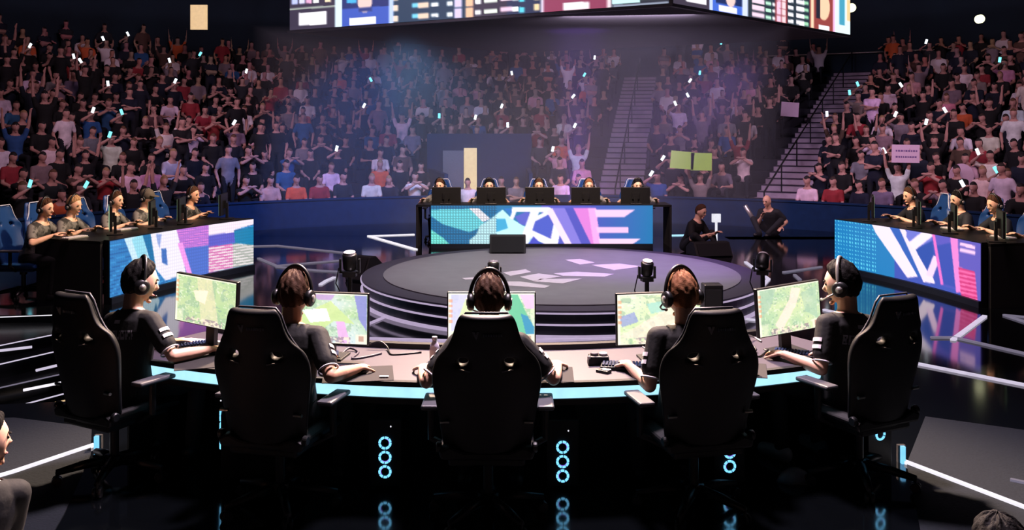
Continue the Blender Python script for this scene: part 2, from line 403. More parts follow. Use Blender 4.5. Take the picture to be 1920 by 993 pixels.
REG = ['skin', 'shirt', 'legs', 'shoes']
def remesh(B, voxel, smooth=3, info=None):
    me = B.mb.mesh('tmp'); o = bpy.data.objects.new('tmp', me); C.objects.link(o)
    m = o.modifiers.new('r', 'REMESH'); m.mode = 'VOXEL'; m.voxel_size = voxel
    sm = o.modifiers.new('s', 'SMOOTH'); sm.factor = .5; sm.iterations = smooth
    dg = bpy.context.evaluated_depsgraph_get(); ev = o.evaluated_get(dg)
    out = bpy.data.meshes.new_from_object(ev); bpy.data.objects.remove(o); bpy.data.meshes.remove(me)
    n = len(out.polygons); ct = np.zeros(n * 3); out.polygons.foreach_get('center', ct); ct = ct.reshape(-1, 3)
    best = np.full(n, 1e9); reg = np.zeros(n, int)
    for (p0, p1, r0, r1), rg in zip(B.segs, B.reg):
        a = np.array(p0); d = np.array(p1) - a; L2 = d @ d
        t = np.clip(((ct - a) @ d) / L2, 0, 1); dist = np.linalg.norm(ct - a - t[:, None] * d, axis=1) - (r0 + (r1 - r0) * t)
        k = dist < best; best[k] = dist[k]; reg[k] = REG.index(rg)
    if info:                                  # the neckline: bare skin above the collar
        hip, up, lat = np.array(info['sp'](0)), np.array(info['up']), np.array(info['lat']); q = ct - hip; sv = q @ up; fr = q @ np.cross(up, lat)
        rad = np.linalg.norm(q - sv[:, None] * up, axis=1); reg[(reg == 1) & (sv + .22 * np.clip(fr, -.05, .1) > .478) & (rad < .105)] = 0
    out.polygons.foreach_set('use_smooth', np.ones(n, bool))
    return out, reg

def shell(me, keep, name, mat, off, parent):
    """clothing: the covered part of the body's surface, lifted off it"""
    n = len(me.vertices); co = np.zeros(n * 3); me.vertices.foreach_get('co', co); co = co.reshape(-1, 3)
    no = np.zeros(n * 3); me.vertices.foreach_get('normal', no); no = no.reshape(-1, 3)
    fs = [tuple(p.vertices) for p in me.polygons if keep[p.index]]
    if not fs: return None
    used = sorted({i for f in fs for i in f}); mp = {v: i for i, v in enumerate(used)}
    m2 = bpy.data.meshes.new(name); m2.from_pydata((co[used] + no[used] * off).tolist(), [], [tuple(mp[i] for i in f) for f in fs])
    bm = bmesh.new(); bm.from_mesh(m2)
    for _ in range(4):
        upd = []
        for v in bm.verts:
            be = [e for e in v.link_edges if e.is_boundary]
            if len(be) == 2: upd.append((v, (be[0].other_vert(v).co + be[1].other_vert(v).co) * .25 + v.co * .5))
        for v, c in upd: v.co = c
    bm.to_mesh(m2); bm.free(); m2.polygons.foreach_set('use_smooth', [True] * len(m2.polygons)); m2.materials.append(mat)
    o = bpy.data.objects.new(name, m2); C.objects.link(o); o.parent = parent
    so = o.modifiers.new('t', 'SOLIDIFY'); so.thickness = .006; so.offset = 1
    return o

def place(name, mb_or_vs, mat, parent, Mx=None, smooth=True):
    vs, fs = mb_or_vs; b = MB(); b.add([(Mx @ V(v)) if Mx else v for v in vs], fs); return b.build(name, mat, parent, smooth)

def person(label, cat, Mw, pose, voxel=.008, shirt='jersey', skin='skin', hair='hairblack', hstyle=.10, group=None, cap=None, shoes='shoe', cuffs=True, eyes=True, seed=0, headset=None, hs=1.04):
    inv = Mw.inverted()
    for k in ('lh', 'rh'):
        if k + '_w' in pose: pose[k] = inv @ V(pose[k + '_w'])
    B, info = make_body(pose, True, hs); me, reg = remesh(B, voxel, 3, info)
    body = bpy.data.objects.new('person', me); C.objects.link(body); body.matrix_world = Mw
    me.materials.clear(); me.materials.append(M[skin]); tag(body, label, cat, group)
    shell(me, reg == 1, 'jersey', M[shirt], .004, body); shell(me, reg == 2, 'trousers', M['trousers'], .003, body)
    cx = np.array([p.center.x for p in me.polygons])
    for k in (cx < 0, cx >= 0): shell(me, (reg == 3) & k, 'shoe', M[shoes], .003, body)
    H = info['head']
    if hair: place('hair', head_shape(72, 40, hair=hstyle, seed=seed), M[hair], body, H)
    if cap:
        b = MB(); b.sphere((0, -.004, .045), (.091, .112, .098), 20, 12); b.sphere((0, .112, .052), (.072, .075, .010), 18, 7)
        c = b.build('cap', M[cap], body, True); c.matrix_local = H
    if eyes:
        for sx in (-1, 1):
            b = MB(); b.sphere((sx * .031, .083, .008), (.013, .008, .007)); b.build('eye', M['eye'], body, True).matrix_local = H
            b = MB(); b.sphere((sx * .032, .090, .028), (.019, .008, .0045)); b.build('eyebrow', M[hair or 'hairbrown'], body, True).matrix_local = H
        b = MB(); b.sphere((0, .091, -.066), (.022, .008, .006)); b.build('mouth', M['lips'], body, True).matrix_local = H
    if cuffs:
        for c, d in info['cuffs']:
            b = MB(); b.ring(c + d * .052, .0575, .0055, d, 28, 8); b.build('sleeve_cuff', M['white'], body, True)
    if headset: make_headset(Mw @ H, headset)
    return body, info, me

def make_headset(Mh, label, mat='black'):
    if label.startswith('pale'): mat = 'silver'
    h = empty('headset', (0, 0, 0), 0, label, 'headset', 'headsets worn by players'); h.matrix_world = Mh
    b = MB(); b.ring((0, -.005, -.012), .104, .011, (0, 1, 0), 26, 8, a0=-PI * .5, a1=PI * .5, xdir=(0, 0, 1), sx=1.60); o = b.build('headband', M[mat], h, True)
    b = MB(); b.ring((0, -.005, .035), .103, .010, (0, 1, 0), 14, 8, a0=-.5, a1=.5, xdir=(0, 0, 1), sx=1.05); b.build('cushion', M['greytrim'], h, True)
    for sx in (-1, 1):
        b = MB(); b.cyl((sx * .098, -.008, -.018), .046, .036, (sx, 0, 0), 22, bev=.010); e = b.build('ear_cup', M['black'], h, True)
        b = MB(); b.cyl((sx * .118, -.008, -.018), .020, .006, (sx, 0, 0), 16); b.build('badge', M['silver'], e, True)
    b = MB(); b.tube([(-.105, .02, -.035), (-.10, .07, -.06), (-.07, .105, -.075), (-.04, .118, -.078)], .005, 6); b.sphere((-.036, .119, -.078), .010, 8, 6); b.build('microphone', M[mat], h, True)
    return h
# ------------------------------------------------------------------ the place
CS = V((0.65, 12.2, 0))                      # middle of the round podium
BC = V((0.5, 12.0, 0))                       # middle of the bowl of seats
Q = ground(128, 589); cut = [(-9.72, 10.55), (Q.x, Q.y), (-3.60, 7.38), (-8.27, 6.6)]; out = []
for k in range(128):
    t = 2 * PI * k / 128 + .001; x, y = .5 + 10.12 * math.cos(t), 12 + 10.12 * math.sin(t)
    if x < 0 and 6.6 < y < 10.55:
        out += cut; cut = []
    else: out.append((x, y))
b = MB(); b.loft([[V((x, y, -.12)) for x, y in out], [V((x, y, 0)) for x, y in out]]); tag(b.build('floor', M['floor']), kind='structure')
b = MB(); b.box((0.5, 12, -.72), (60, 60, .08)); tag(b.build('floor', M['matte']), kind='structure')

# round podium with light lines on its side
pod = empty('podium', CS, 0, 'round stage podium with a pale emblem on its floor and light lines round its side', 'stage')
b = MB(); b.cyl((0, 0, .135), 2.62, .27, n=128); b.build('side', M['drum'], pod)
b = MB(); b.cyl((0, 0, .285), 2.64, .03, n=128); b.build('rim', M['rim'], pod)
b = MB(); b.cyl((0, 0, .306), 2.36, .014, n=128); b.build('deck', M['podium'], pod)
for z, h in ((.272, .016), (.15, .014), (.022, .034)):
    b = MB(); b.loft([[V((math.sin(2 * PI * k / 128) * r, math.cos(2 * PI * k / 128) * r, z + s * h / 2)) for k in range(128)] for r, s in ((2.60, -1), (2.655, -1), (2.655, 1), (2.60, 1))], cap=False)
    b.build('light_line', M['led_pink'], pod)
b = MB()
for q in ([(1190, 700), (1270, 695), (1350, 715), (1270, 725)], [(1330, 727), (1480, 720), (1600, 735), (1450, 755)], [(1130, 772), (1250, 763), (1450, 775), (1400, 790), (1180, 785)],
          [(860, 767), (980, 750), (1010, 765), (900, 785)], [(640, 797), (740, 790), (780, 800), (660, 805)], [(950, 790), (1050, 772), (1170, 788), (1020, 812)],
          [(1060, 802), (1280, 800), (1180, 825), (1020, 815)], [(820, 815), (950, 815), (1110, 838), (1080, 850), (830, 832)]):
    top = [ground(640 + x / 2.8375, 240 + y / 2.8375, .3165) - CS for x, y in q]
    b.loft([[p - V((0, 0, .004)) for p in top], top])
b.build('emblem', M['print'], pod)

# strips of light let into the floor
def strip(px, label, z=0.0, mat='led_strip', w=.045, h=.02, z1=None):
    pts = [ground(x, y, z if z1 is None else z + (z1 - z) * i / (len(px) - 1)) for i, (x, y) in enumerate(px)]; b = MB()
    for p, q in zip(pts[:-1], pts[1:]):
        d = (q - p); n = V((-d.y, d.x, 0)).normalized() * w / 2; u = V((0, 0, h)); e = d.normalized() * w * .35
        b.loft([[p - e - n, p - e + n, p - e + n + u, p - e - n + u], [q + e - n, q + e + n, q + e + n + u, q + e - n + u]])
    return tag(b.build('light_strip', M[mat]), label, 'light strip', 'light strips in the stage floor')
strip([(476, 462), (520, 461), (652, 475)], 'thin bent light strip on the floor right of the left led wall', mat='led_dim', w=.05)
strip([(485, 485), (518, 499), (638, 489)], 'v shaped light strip pointing towards the left led wall', mat='led_dim', w=.05)
strip([(520, 501), (596, 508), (668, 512)], 'straight light strip running from the v point to the podium rim', mat='led_dim', w=.055)
strip([(775, 440), (692, 443), (779, 468)], 'bright white v shaped light strip beside the far led wall', mat='led_white', w=.07)
strip([(1246, 442), (1292, 441)], 'short pale strip right of the far led wall near the seated crew man', mat='led_blue', w=.06)
strip([(601, 534), (612, 527), (626, 521)], 'short curved light strip left of the podium', w=.05)
strip([(1398, 492), (1441, 524), (1430, 536)], 'hook shaped light strip at the right edge of the podium', w=.05)
strip([(1470, 511), (1539, 501)], 'faint light strip behind the rightmost stage light', mat='led_dim')
strip([(1352, 557), (1412, 545)], 'slanting light strip behind the black speaker box', w=.05)
strip([(1386, 598), (1415, 601)], 'short light strip left of the rightmost near monitor', w=.04)
strip([(1546, 582), (1578, 589)], 'short light strip between rightmost near monitor and its player', w=.04)
strip([(1490, 516), (1500, 525)], 'tiny light strip above the rightmost near monitor', mat='led_dim')
strip([(692, 608), (735, 590), (832, 603)], 'kinked light strip in front of the podium by the water bottle', mat='led_pink', w=.035)
strip([(690, 637), (836, 641)], 'thick lilac strip on the floor behind the second near monitor', mat='led_pink', w=.10)
strip([(1006, 640), (1156, 634)], 'thick lilac strip on the floor between the two middle near monitors', mat='led_pink', w=.10)
strip([(1846, 594), (1787, 638)], 'slanting white light bar at the near foot of the right led wall', mat='led_strip', w=.05)
strip([(1748, 634), (1789, 634), (1960, 673)], 'long lilac strip crossing the floor before the right led wall', mat='led_dim', w=.04)
strip([(1700, 679), (1729, 685), (1960, 731)], 'long pale strip along the right stage edge behind the rightmost chair', w=.04)
strip([(1960, 599), (1884, 592), (1960, 617)], 'narrow v of dim light on the floor at far right', mat='led_dim', w=.04)
strip([(1697, 868), (1960, 969)], 'bright white strip along the carpet right of the near desk', mat='led_white', w=.035)
strip([(1898, 903), (1960, 916)], 'short dim strip above the bright right carpet strip', mat='led_dim', w=.03)
strip([(-40, 906), (25, 887), (174, 837)], 'bright white strip along the carpet left of the near desk', mat='led_white', w=.035)
# carpet each side of the near desk
def carpet(px, n):
    b = MB(); top = [ground(x, y, .006) for x, y in px]; b.loft([[p - V((0, 0, .006)) for p in top], top]); tag(b.build('floor', M['carpet']), kind='structure')
carpet([(25, 782), (-260, 800), (-300, 1100), (40, 1100), (120, 962), (170, 850), (172, 800)], 1)
carpet([(1700, 868), (1735, 780), (2100, 830), (2300, 1100), (1745, 1100), (1720, 960)], 2)

# steps on the left, each with a lit nosing
stl = [((0, 594), (106, 590), 0.0, 'led_white', 'topmost wide white'), ((0, 647), (104, 626), -.08, 'led_strip', 'second'), ((0, 682), (109, 657), -.20, 'led_strip', 'third'),
       ((0, 726), (117, 700), -.34, 'led_dim', 'fourth'), ((0, 769), (124, 736), -.50, 'led_strip', 'lowest')]
for (a, c, z, m, nm) in stl:
    p, q = ground(*a, z), ground(*c, z); d = (q - p).normalized(); p2 = p - d * 2.0; q2 = q + d * .35; back = V((-d.y, d.x, 0)); back = back if back.y > 0 else -back
    b = MB(); top = [p2, q2, q2 + back * 1.6, p2 + back * 1.6]
    b.loft([[V((t.x, t.y, -.68)) for t in top], [t - V((0, 0, .012)) for t in top]])
    if z < 0: tag(b.build('stairs', M['tread']), kind='structure')
    b = MB(); n = back * .035; u = V((0, 0, .02)); p3 = p - d * .6
    b.loft([[p3 - n, p3, p3 + u * .2, p3 - n + u * .2], [q - n, q, q + u * .2, q - n + u * .2]])
    tag(b.build('light_strip', M[m]), f'{nm} light strip edging the left stage steps', 'light strip', 'light strips on the left steps')
for (a, c, z, m, nm) in [((0, 657), (60, 650), -.10, 'led_strip', 'short strip between the top and third'), ((68, 694), (114, 683), -.24, 'led_strip', 'short strip just above the fourth'),
                         ((44, 731), (120, 716), -.37, 'led_white', 'bright short strip just below the fourth'), ((0, 776), (124, 750), -.52, 'warm', 'brownish thin strip under the lowest')]:
    p, q = ground(*a, z), ground(*c, z); b = MB(); b.tube([p, q], .014 if m != 'warm' else .008, 8)
    tag(b.build('light_strip', M[m]), f'{nm} step edge on the left', 'light strip', 'light strips on the left steps')

# ------------------------------------------------------------------ led walls with the side and far desks
def quad(A, Bp, zb, zt, sag=0.0):
    A, Bp = V(A), V(Bp); d = Bp - A; n = V((-d.y, d.x, 0)).normalized()
    def P(u, v):
        p = A + d * u + n * sag * 4 * u * (1 - u)
        return V((p.x, p.y, zt + (zb - zt) * v))
    return P
LA, LB = V((-5.10, 11.5, 0)), V((-4.10, 14.38, 0))
RA, RB = V((5.09, 14.3, 0)), V((5.82, 11.26, 0))
FA, FB = V(((808 - 960) / 100, 17.0, 0)), V(((1224 - 960) / 100, 17.0, 0))
ZT, ZB = .80, .085
def dots(x, y, u, v, c, nu, nv, amt, sel):
    g = ((np.round(u * nu).astype(int) % 3 == 0) | (np.round(v * nv).astype(int) % 3 == 0)) & sel
    c[g] *= amt; return c
def art_far(px, py, u, v):
    x = (px - 780) * 4; y = (py - 310) * 4; uu = u[:, None]
    base = np.where(uu < .5, np.array([[28, 118, 172]]) + 0 * uu, np.where(uu < .72, np.array([[84, 92, 200]]) + 0 * uu, np.array([[74, 86, 190]]) * (1 - (uu - .72) / .28) + np.array([[24, 118, 176]]) * (uu - .72) / .28))
    W, WC, PK = (248, 244, 255), (196, 244, 255), (255, 196, 240)
    S = [([(112, 330), (420, 326), (500, 400), (520, 450), (400, 500), (200, 440), (112, 380)], (112, 222, 236)), ([(112, 480), (200, 540), (270, 608), (112, 608)], (120, 240, 228)),
         ([(400, 322), (470, 322), (560, 400), (500, 424)], W), ([(560, 400), (650, 330), (720, 400), (800, 450), (850, 470), (880, 560), (800, 608), (400, 608), (400, 560), (450, 520), (480, 450)], WC),
         ([(600, 400), (670, 400), (690, 470), (600, 500)], (62, 170, 216)), ([(660, 322), (760, 322), (720, 390)], (40, 120, 200)), (seg((750, 318), (715, 400), 29), W), (seg((720, 328), (1010, 332), 35), W),
         ([(740, 384), (830, 345), (860, 360), (820, 450), (780, 440)], (92, 100, 202)), (seg((900, 322), (800, 604), 62), W), ([(900, 400), (980, 365), (1040, 460), (990, 545), (870, 490)], (74, 94, 202)),
         (seg((880, 410), (990, 352), 29), W), (seg((850, 505), (1010, 580), 54), W), (seg((1060, 450), (1030, 608), 59), W), ([(840, 590), (880, 530), (960, 608), (840, 608)], (70, 80, 200)),
         ([(1020, 318), (1180, 318), (1320, 608), (1160, 608)], (134, 124, 222)), ([(1115, 318), (1190, 318), (1330, 608), (1250, 608)], (80, 84, 192)), (seg((1000, 330), (1150, 606), 48), (255, 226, 250)),
         ([(1180, 318), (1300, 318), (1362, 608), (1322, 608)], (226, 130, 220)), ([(1290, 318), (1350, 318), (1385, 608), (1335, 608)], (250, 172, 236)),
         ([(1340, 330), (1645, 330), (1560, 388), (1352, 388)], (255, 206, 246)), ([(1350, 460), (1592, 460), (1592, 506), (1362, 506)], PK), ([(1370, 550), (1682, 550), (1600, 606), (1382, 606)], (255, 212, 246))]
    return dots(x, y, u, v, paint(x, y, base, S), 240, 44, .72, u < .30)
def art_left(px, py, u, v):
    x = px * 2.8375; y = (py - 300) * 2.8375
    st = (np.sin(y * .62 + x * .12) > .1)[:, None]
    base = np.where(st, np.array([[58, 156, 222]]), np.array([[24, 96, 166]])).astype(float)
    W = (244, 238, 252)
    S = [([(660, 415), (755, 388), (850, 640), (800, 760), (740, 700), (700, 520)], (206, 236, 250)), ([(700, 420), (755, 388), (800, 560), (760, 600)], (150, 220, 240)), ([(755, 388), (803, 380), (845, 560), (830, 640)], (4, 112, 168)),
         ([(800, 382), (940, 356), (990, 605), (880, 640), (830, 580)], W), ([(858, 470), (885, 470), (892, 560), (862, 545)], (60, 112, 192)), ([(830, 395), (860, 392), (850, 470), (838, 440)], (150, 170, 226))]
    c = paint(x, y, base, S)
    k = inpoly(x, y, [(935, 355), (1112, 330), (1112, 600), (1010, 640)]); s2 = np.sin(y * .5 + x * .06) > -.1
    c[k & s2] = (226, 128, 222); c[k & ~s2] = (150, 104, 208)
    c = paint(x, y, c, [([(972, 470), (1112, 452), (1112, 610), (1010, 640)], (76, 112, 206)), (seg((958, 440), (1010, 610), 26), (246, 156, 238)),
                        ([(1110, 330), (1350, 308), (1350, 340), (1245, 372), (1245, 388), (1110, 402)], (252, 236, 250)), ([(1245, 378), (1350, 352), (1350, 455), (1255, 468)], (12, 128, 176)), ([(1110, 402), (1245, 382), (1250, 440), (1110, 462)], (92, 92, 202))])
    k = inpoly(x, y, [(1110, 462), (1255, 442), (1350, 452), (1350, 552), (1110, 600)]); s3 = np.sin(y * .42 + x * .055) > 0
    c[k & s3] = (246, 236, 238); c[k & ~s3 & (x < 1240)] = (214, 84, 170); c[k & ~s3 & (x >= 1240)] = (150, 160, 150)
    return dots(x, y, u, v, c, 200, 46, .92, u > -1)
def art_right(px, py, u, v):
    x = (px - 1540) * 4.966; y = (py - 330) * 4.966
    base = np.where((u < .42)[:, None], np.array([[22, 124, 188]]), np.array([[60, 84, 182]])).astype(float)
    g = (np.round(u * 150).astype(int) % 3 == 1) & (np.round(v * 36).astype(int) % 3 == 1) & (x < 520); base[g] = (96, 214, 240)
    W = (252, 230, 248)
    S = [([(462, 425), (612, 435), (830, 800), (900, 935), (800, 945), (500, 520)], W), ([(612, 435), (720, 450), (960, 935), (900, 935)], (44, 96, 186)), ([(715, 462), (765, 475), (1010, 860), (1060, 1000), (950, 985)], (250, 228, 246)),
         ([(800, 480), (1030, 505), (1030, 600), (860, 680), (790, 560)], (112, 120, 214)), (seg((840, 655), (1010, 520), 92), (252, 234, 252)), ([(876, 684), (1030, 606), (1052, 760), (990, 885)], (38, 78, 170)), (seg((1075, 750), (1005, 930), 66), (250, 214, 246)),
         ([(1030, 505), (1210, 545), (1290, 1060), (1110, 1010)], (92, 88, 192)), ([(1060, 650), (1200, 620), (1260, 1040), (1120, 1000)], (54, 78, 176)), (seg((1038, 510), (1125, 1010), 26), (240, 116, 206)), (seg((1232, 540), (1290, 1080), 70), (242, 136, 216)),
         ([(1268, 560), (1490, 610), (1490, 1210), (1300, 1120)], (98, 90, 188)), (seg((1290, 632), (1432, 664), 30), (255, 205, 240)), (seg((1290, 684), (1432, 716), 30), (255, 205, 240))]
    c = paint(x, y, base, S); k = inpoly(x, y, [(1275, 845), (1430, 890), (1460, 1210), (1300, 1110)]); s = np.sin((y - x * .22) * .16) > 0
    c[k & s] = (246, 110, 176); c[k & ~s] = (206, 52, 120)
    return c

def led_wall(A, Bp, art, nu, label, sag=0.0):
    r = empty('led_wall', (0, 0, 0), 0, label, 'led wall', 'led walls on the desk fronts'); P = quad(A, Bp, ZB, ZT, sag)
    picture('screen', P, nu, 46, art, M['led'], r)
    n = V((-(Bp - A).y, (Bp - A).x, 0)).normalized(); n = n if n.dot(A - CS) > 0 else -n
    b = MB(); k = 24
    ring = lambda z: [V((*P(i / k, 0).xy, z)) + n * .012 for i in range(k + 1)] + [V((*P(i / k, 0).xy, z)) + n * .10 for i in range(k, -1, -1)]
    b.loft([ring(0.0), ring(ZT + .012)]); b.build('cabinet', M['black'], r)
    b = MB(); ring2 = lambda z: [V((*P(i / k, 0).xy, z)) - n * .03 for i in range(k + 1)] + [V((*P(i / k, 0).xy, z)) + n * .012 for i in range(k, -1, -1)]
    b.loft([ring2(0.0), ring2(ZB - .004)]); b.build('plinth', M['drum'], r)
    return r, P, n
lw, LP, LN = led_wall(LA, LB, art_left, 200, 'led wall with blue and pink stripes on the left players desk', .10)
rw, RP, RN = led_wall(RA, RB, art_right, 200, 'led wall with cyan dots and pink bars on the right players desk', .12)
fw, FP, FN = led_wall(FA, FB, art_far, 240, 'led wall with white angular shapes below the far players', 0.0)

def back_desk(P, n, depth, label, a=-.02, e=1.02, ztop=.80):
    r = empty('gaming_desk', (0, 0, 0), 0, label, 'desk'); k = 16; b = MB()
    us = [a + (e - a) * i / k for i in range(k + 1)]
    ring = lambda z, d0, d1: [V((*P(u, 0).xy, z)) + n * d0 for u in us] + [V((*P(u, 0).xy, z)) + n * d1 for u in reversed(us)]
    b.loft([ring(ztop - .035, .102, depth), ring(ztop, .102, depth)]); b.build('desk_top', M['black'], r)
    for u in (a, e):
        q = V((*P(u, 0).xy, 0)); b = MB(); t = (P(e, 0) - P(a, 0)).normalized() * .04
        t = V((t.x, t.y, 0)) * (1 if u == a else -1); f = [q + n * .104, q + n * depth, q + n * depth + t, q + n * .104 + t]
        b.loft([f, [p + V((0, 0, ztop - .036)) for p in f]]); b.build('side_panel', M['matte'], r)
    return r
back_desk(LP, LN, 1.15, 'black curved desk of the left players, seen from its closed end')
back_desk(RP, RN, 1.10, 'black curved desk of the right players behind the dotted led wall')
back_desk(FP, FN, .85, 'black desk of the far players facing the camera', -.07, 1.09)

# ------------------------------------------------------------------ chairs
def make_chair(label, leather, edge, group):
    r = empty('gaming_chair', (0, 0, 0), 0, label, 'chair', group)
    rows = [(.40, .20), (.47, .225), (.56, .238), (.66, .252), (.76, .272), (.84, .287), (.90, .284), (.945, .269), (.985, .242), (1.03, .206), (1.08, .174), (1.13, .157), (1.18, .143), (1.218, .114)]
    us = [-1, -.93, -.78, -.6, -.38, -.15, .15, .38, .6, .78, .93, 1]; b = MB(); tilt = lambda z: -.20 - (z - .45) * .16
    vs = []; fs = []
    for z, hw in rows:
        for u in us: vs.append((hw * u, tilt(z) + .085 * abs(u) ** 3 * (1 if z < 1.0 else .5), z))
    n = len(us)
    for i in range(len(rows) - 1):
        for j in range(n - 1):
            if i == 7 and j in (3, 7): continue
            fs.append((i * n + j, i * n + j + 1, (i + 1) * n + j + 1, (i + 1) * n + j))
    b.add(vs, fs); o = b.build('backrest', M[leather], r, True)
    s = o.modifiers.new('s', 'SOLIDIFY'); s.thickness = .075; s.offset = 0; s = o.modifiers.new('u', 'SUBSURF'); s.levels = 2; s.render_levels = 2
    b = MB(); pts = [(-hw * .985, tilt(z) + .062, z) for z, hw in rows[3:]] + [(hw * .985, tilt(z) + .062, z) for z, hw in reversed(rows[3:])]
    b.tube(pts, .007, 6); b.build('piping_highlight', M[edge], o, True)  # real trim on blue chairs; on black ones it mimics the edge highlight
    for sx in (-1, 1):
        b = MB(); b.tube([(sx * .085, tilt(.94) - .038, .915), (sx * .145, tilt(.94) - .030, .925)], .0035, 6)
        b.build('slot_trim', M['greytrim'] if leather == 'leather' else M[edge], o, True)
    b = MB(); zl = 1.115; yb = tilt(zl) - .040
    for q in ([(-.075, .020), (-.060, .020), (-.049, -.006), (-.056, -.018)], [(-.034, .020), (-.048, .020), (-.056, -.018), (-.050, -.026)]):
        t = [V((x, tilt(zl + z) - .042, zl + z)) for x, z in q]; b.loft([[p + V((0, .012, 0)) for p in t], t])
    for k in range(8):
        x = -.012 + k * .0135; h = .012 if k % 3 else .015; b.box((x, tilt(zl) - .041, zl), (.0085, .008, h))
    b.build('logo', M['logo'], o)
    b = MB(); vs = []
    f = lambda y: [(-.25, y, .0), (-.265, y, .05), (-.20, y, .075), (-.12, y, .045), (.12, y, .045), (.20, y, .075), (.265, y, .05), (.25, y, .0)]
    b.loft([[V((x, y, .415 + z * (.8 if abs(y) > .24 else 1))) for x, _, z in f(y)] for y in (-.24, -.20, 0, .18, .27, .30)])
    b.box((0, .02, .395), (.42, .46, .05)); b.build('seat', M[leather], r, bevel=.015)
    for sx in (-1, 1):
        b = MB(); b.box((sx * .325, .03, .655), (.095, .27, .028)); a = b.build('armrest', M['armpad'], r, bevel=.011)
        b = MB(); b.tube([(sx * .325, .02, .64), (sx * .325, .02, .45), (sx * .20, .02, .385)], .022, 8); b.build('bracket', M['black'], a)
        b = MB(); b.cyl((sx * .262, -.20, .475), .028, .03, (1, 0, 0), 16, bev=.006); b.build('recliner_cap', M['black'], r)
        b = MB(); b.cyl((sx * .228, tilt(.62) + .0, .62), .010, .05, (1, 0, 0), 10); b.build('stud', M['silver'], r)
    b = MB(); b.cyl((0, 0, .24), .028, .27, n=16); b.cyl((0, 0, .34), .045, .06, n=16); b.build('gas_lift', M['black'], r)
    b = MB(); b.cyl((0, 0, .115), .06, .06, n=20)
    for k in range(5):
        t = 2 * PI * k / 5 + .3; d = V((math.cos(t), math.sin(t), 0)); b.tube([d * .04 + V((0, 0, .118)), d * .18 + V((0, 0, .108)), d * .33 + V((0, 0, .082))], [.034, .028, .020], 8)
    b.build('star_base', M['black'], r, True)
    for k in range(5):
        t = 2 * PI * k / 5 + .3; d = V((math.cos(t), math.sin(t), 0)) * .325; s = V((-d.y, d.x, 0)).normalized(); b = MB()
        for e in (-1, 1): b.cyl(d + s * e * .017 + V((0, 0, .031)), .031, .020, s, 16, bev=.004)
        b.cyl(d + V((0, 0, .06)), .010, .05, n=10); b.build('caster', M['black'], r)
    return r
black0 = make_chair('x', 'leather', 'armpad', 'black gaming chairs at the near desk')
blue0 = make_chair('x', 'blueleather', 'paleedge', 'blue gaming chairs at the other desks')
used = set()
def put_chair(proto, p, face, label):
    o = proto if proto.name not in used else copy_tree(proto); used.add(proto.name)
    o.location = (p[0], p[1], 0); o.rotation_euler = (0, 0, math.atan2(-face[0], face[1])); o['label'] = label; return o

# ------------------------------------------------------------------ the near desk
DC = V((-.1, 10.3, 0)); RN_, RF_ = 4.98, 4.16; A0, A1 = math.radians(-31), math.radians(29.5); ZD = .72
nd = empty('gaming_desk', (0, 0, 0), 0, 'long curved grey desk with a pale blue light band along its near edge', 'desk')
b = MB(); b.arc(DC, RF_, RN_, ZD - .05, ZD, A0, A1, 64); b.build('desk_top', M['desk'], nd)
b = MB(); b.arc(DC, RN_ - .03, RN_ + .012, ZD - .028, ZD + .002, A0, A1, 64); b.build('edge_lip', M['matte'], nd)
b = MB(); b.arc(DC, RN_ - .03, RN_ + .006, ZD - .092, ZD - .030, A0, A1, 64); b.build('light_band', M['led_blue'], nd)
b = MB(); b.arc(DC, RN_ - .04, RN_ + .014, ZD - .13, ZD - .094, A0, A1, 64); b.build('apron', M['matte'], nd)
b = MB(); b.arc(DC, RF_ + .02, RF_ + .06, .0, ZD - .05, A0, A1, 64); b.build('back_panel', M['matte'], nd)
b = MB(); b.arc(DC, RF_ - .03, RF_ + .03, ZD, ZD + .035, A0, A1, 64); b.build('rear_rail', M['black'], nd)
for a, nm in ((A0, 'left'), (A1, 'right')):
    d = V((math.sin(a), -math.cos(a), 0)); t = V((-d.y, d.x, 0)) * (.02 if a < 0 else -.02); b = MB()
    f = [DC + d * (RF_ + .05), DC + d * (RN_ - .12), DC + d * (RN_ - .12) + t, DC + d * (RF_ + .05) + t]; b.loft([f, [p + V((0, 0, ZD - .05)) for p in f]]); b.build('side_panel', M['matte'], nd)
for px, y0, y1, d, nm in ((181, 817, 841, 6.25, 'left'), (1693, 836, 880, 6.0, 'right')):
    p, q = at(px, y0, d), at(px, y1, d); b = MB(); b.box((p.x, d, (p.z + q.z) / 2), (.026, .026, p.z - q.z))
    o = b.build('light_tube', M['led_tube']); b = MB(); b.box((p.x, d + .03, p.z / 2), (.05, .03, p.z)); b.build('post', M['matte'], o)
    tag(o, f'upright blue light tube at the {nm} end of the near desk', 'light tube', 'light tubes at the near desk ends')
for k, a in enumerate((-22, -7, 7, 20)):
    pass

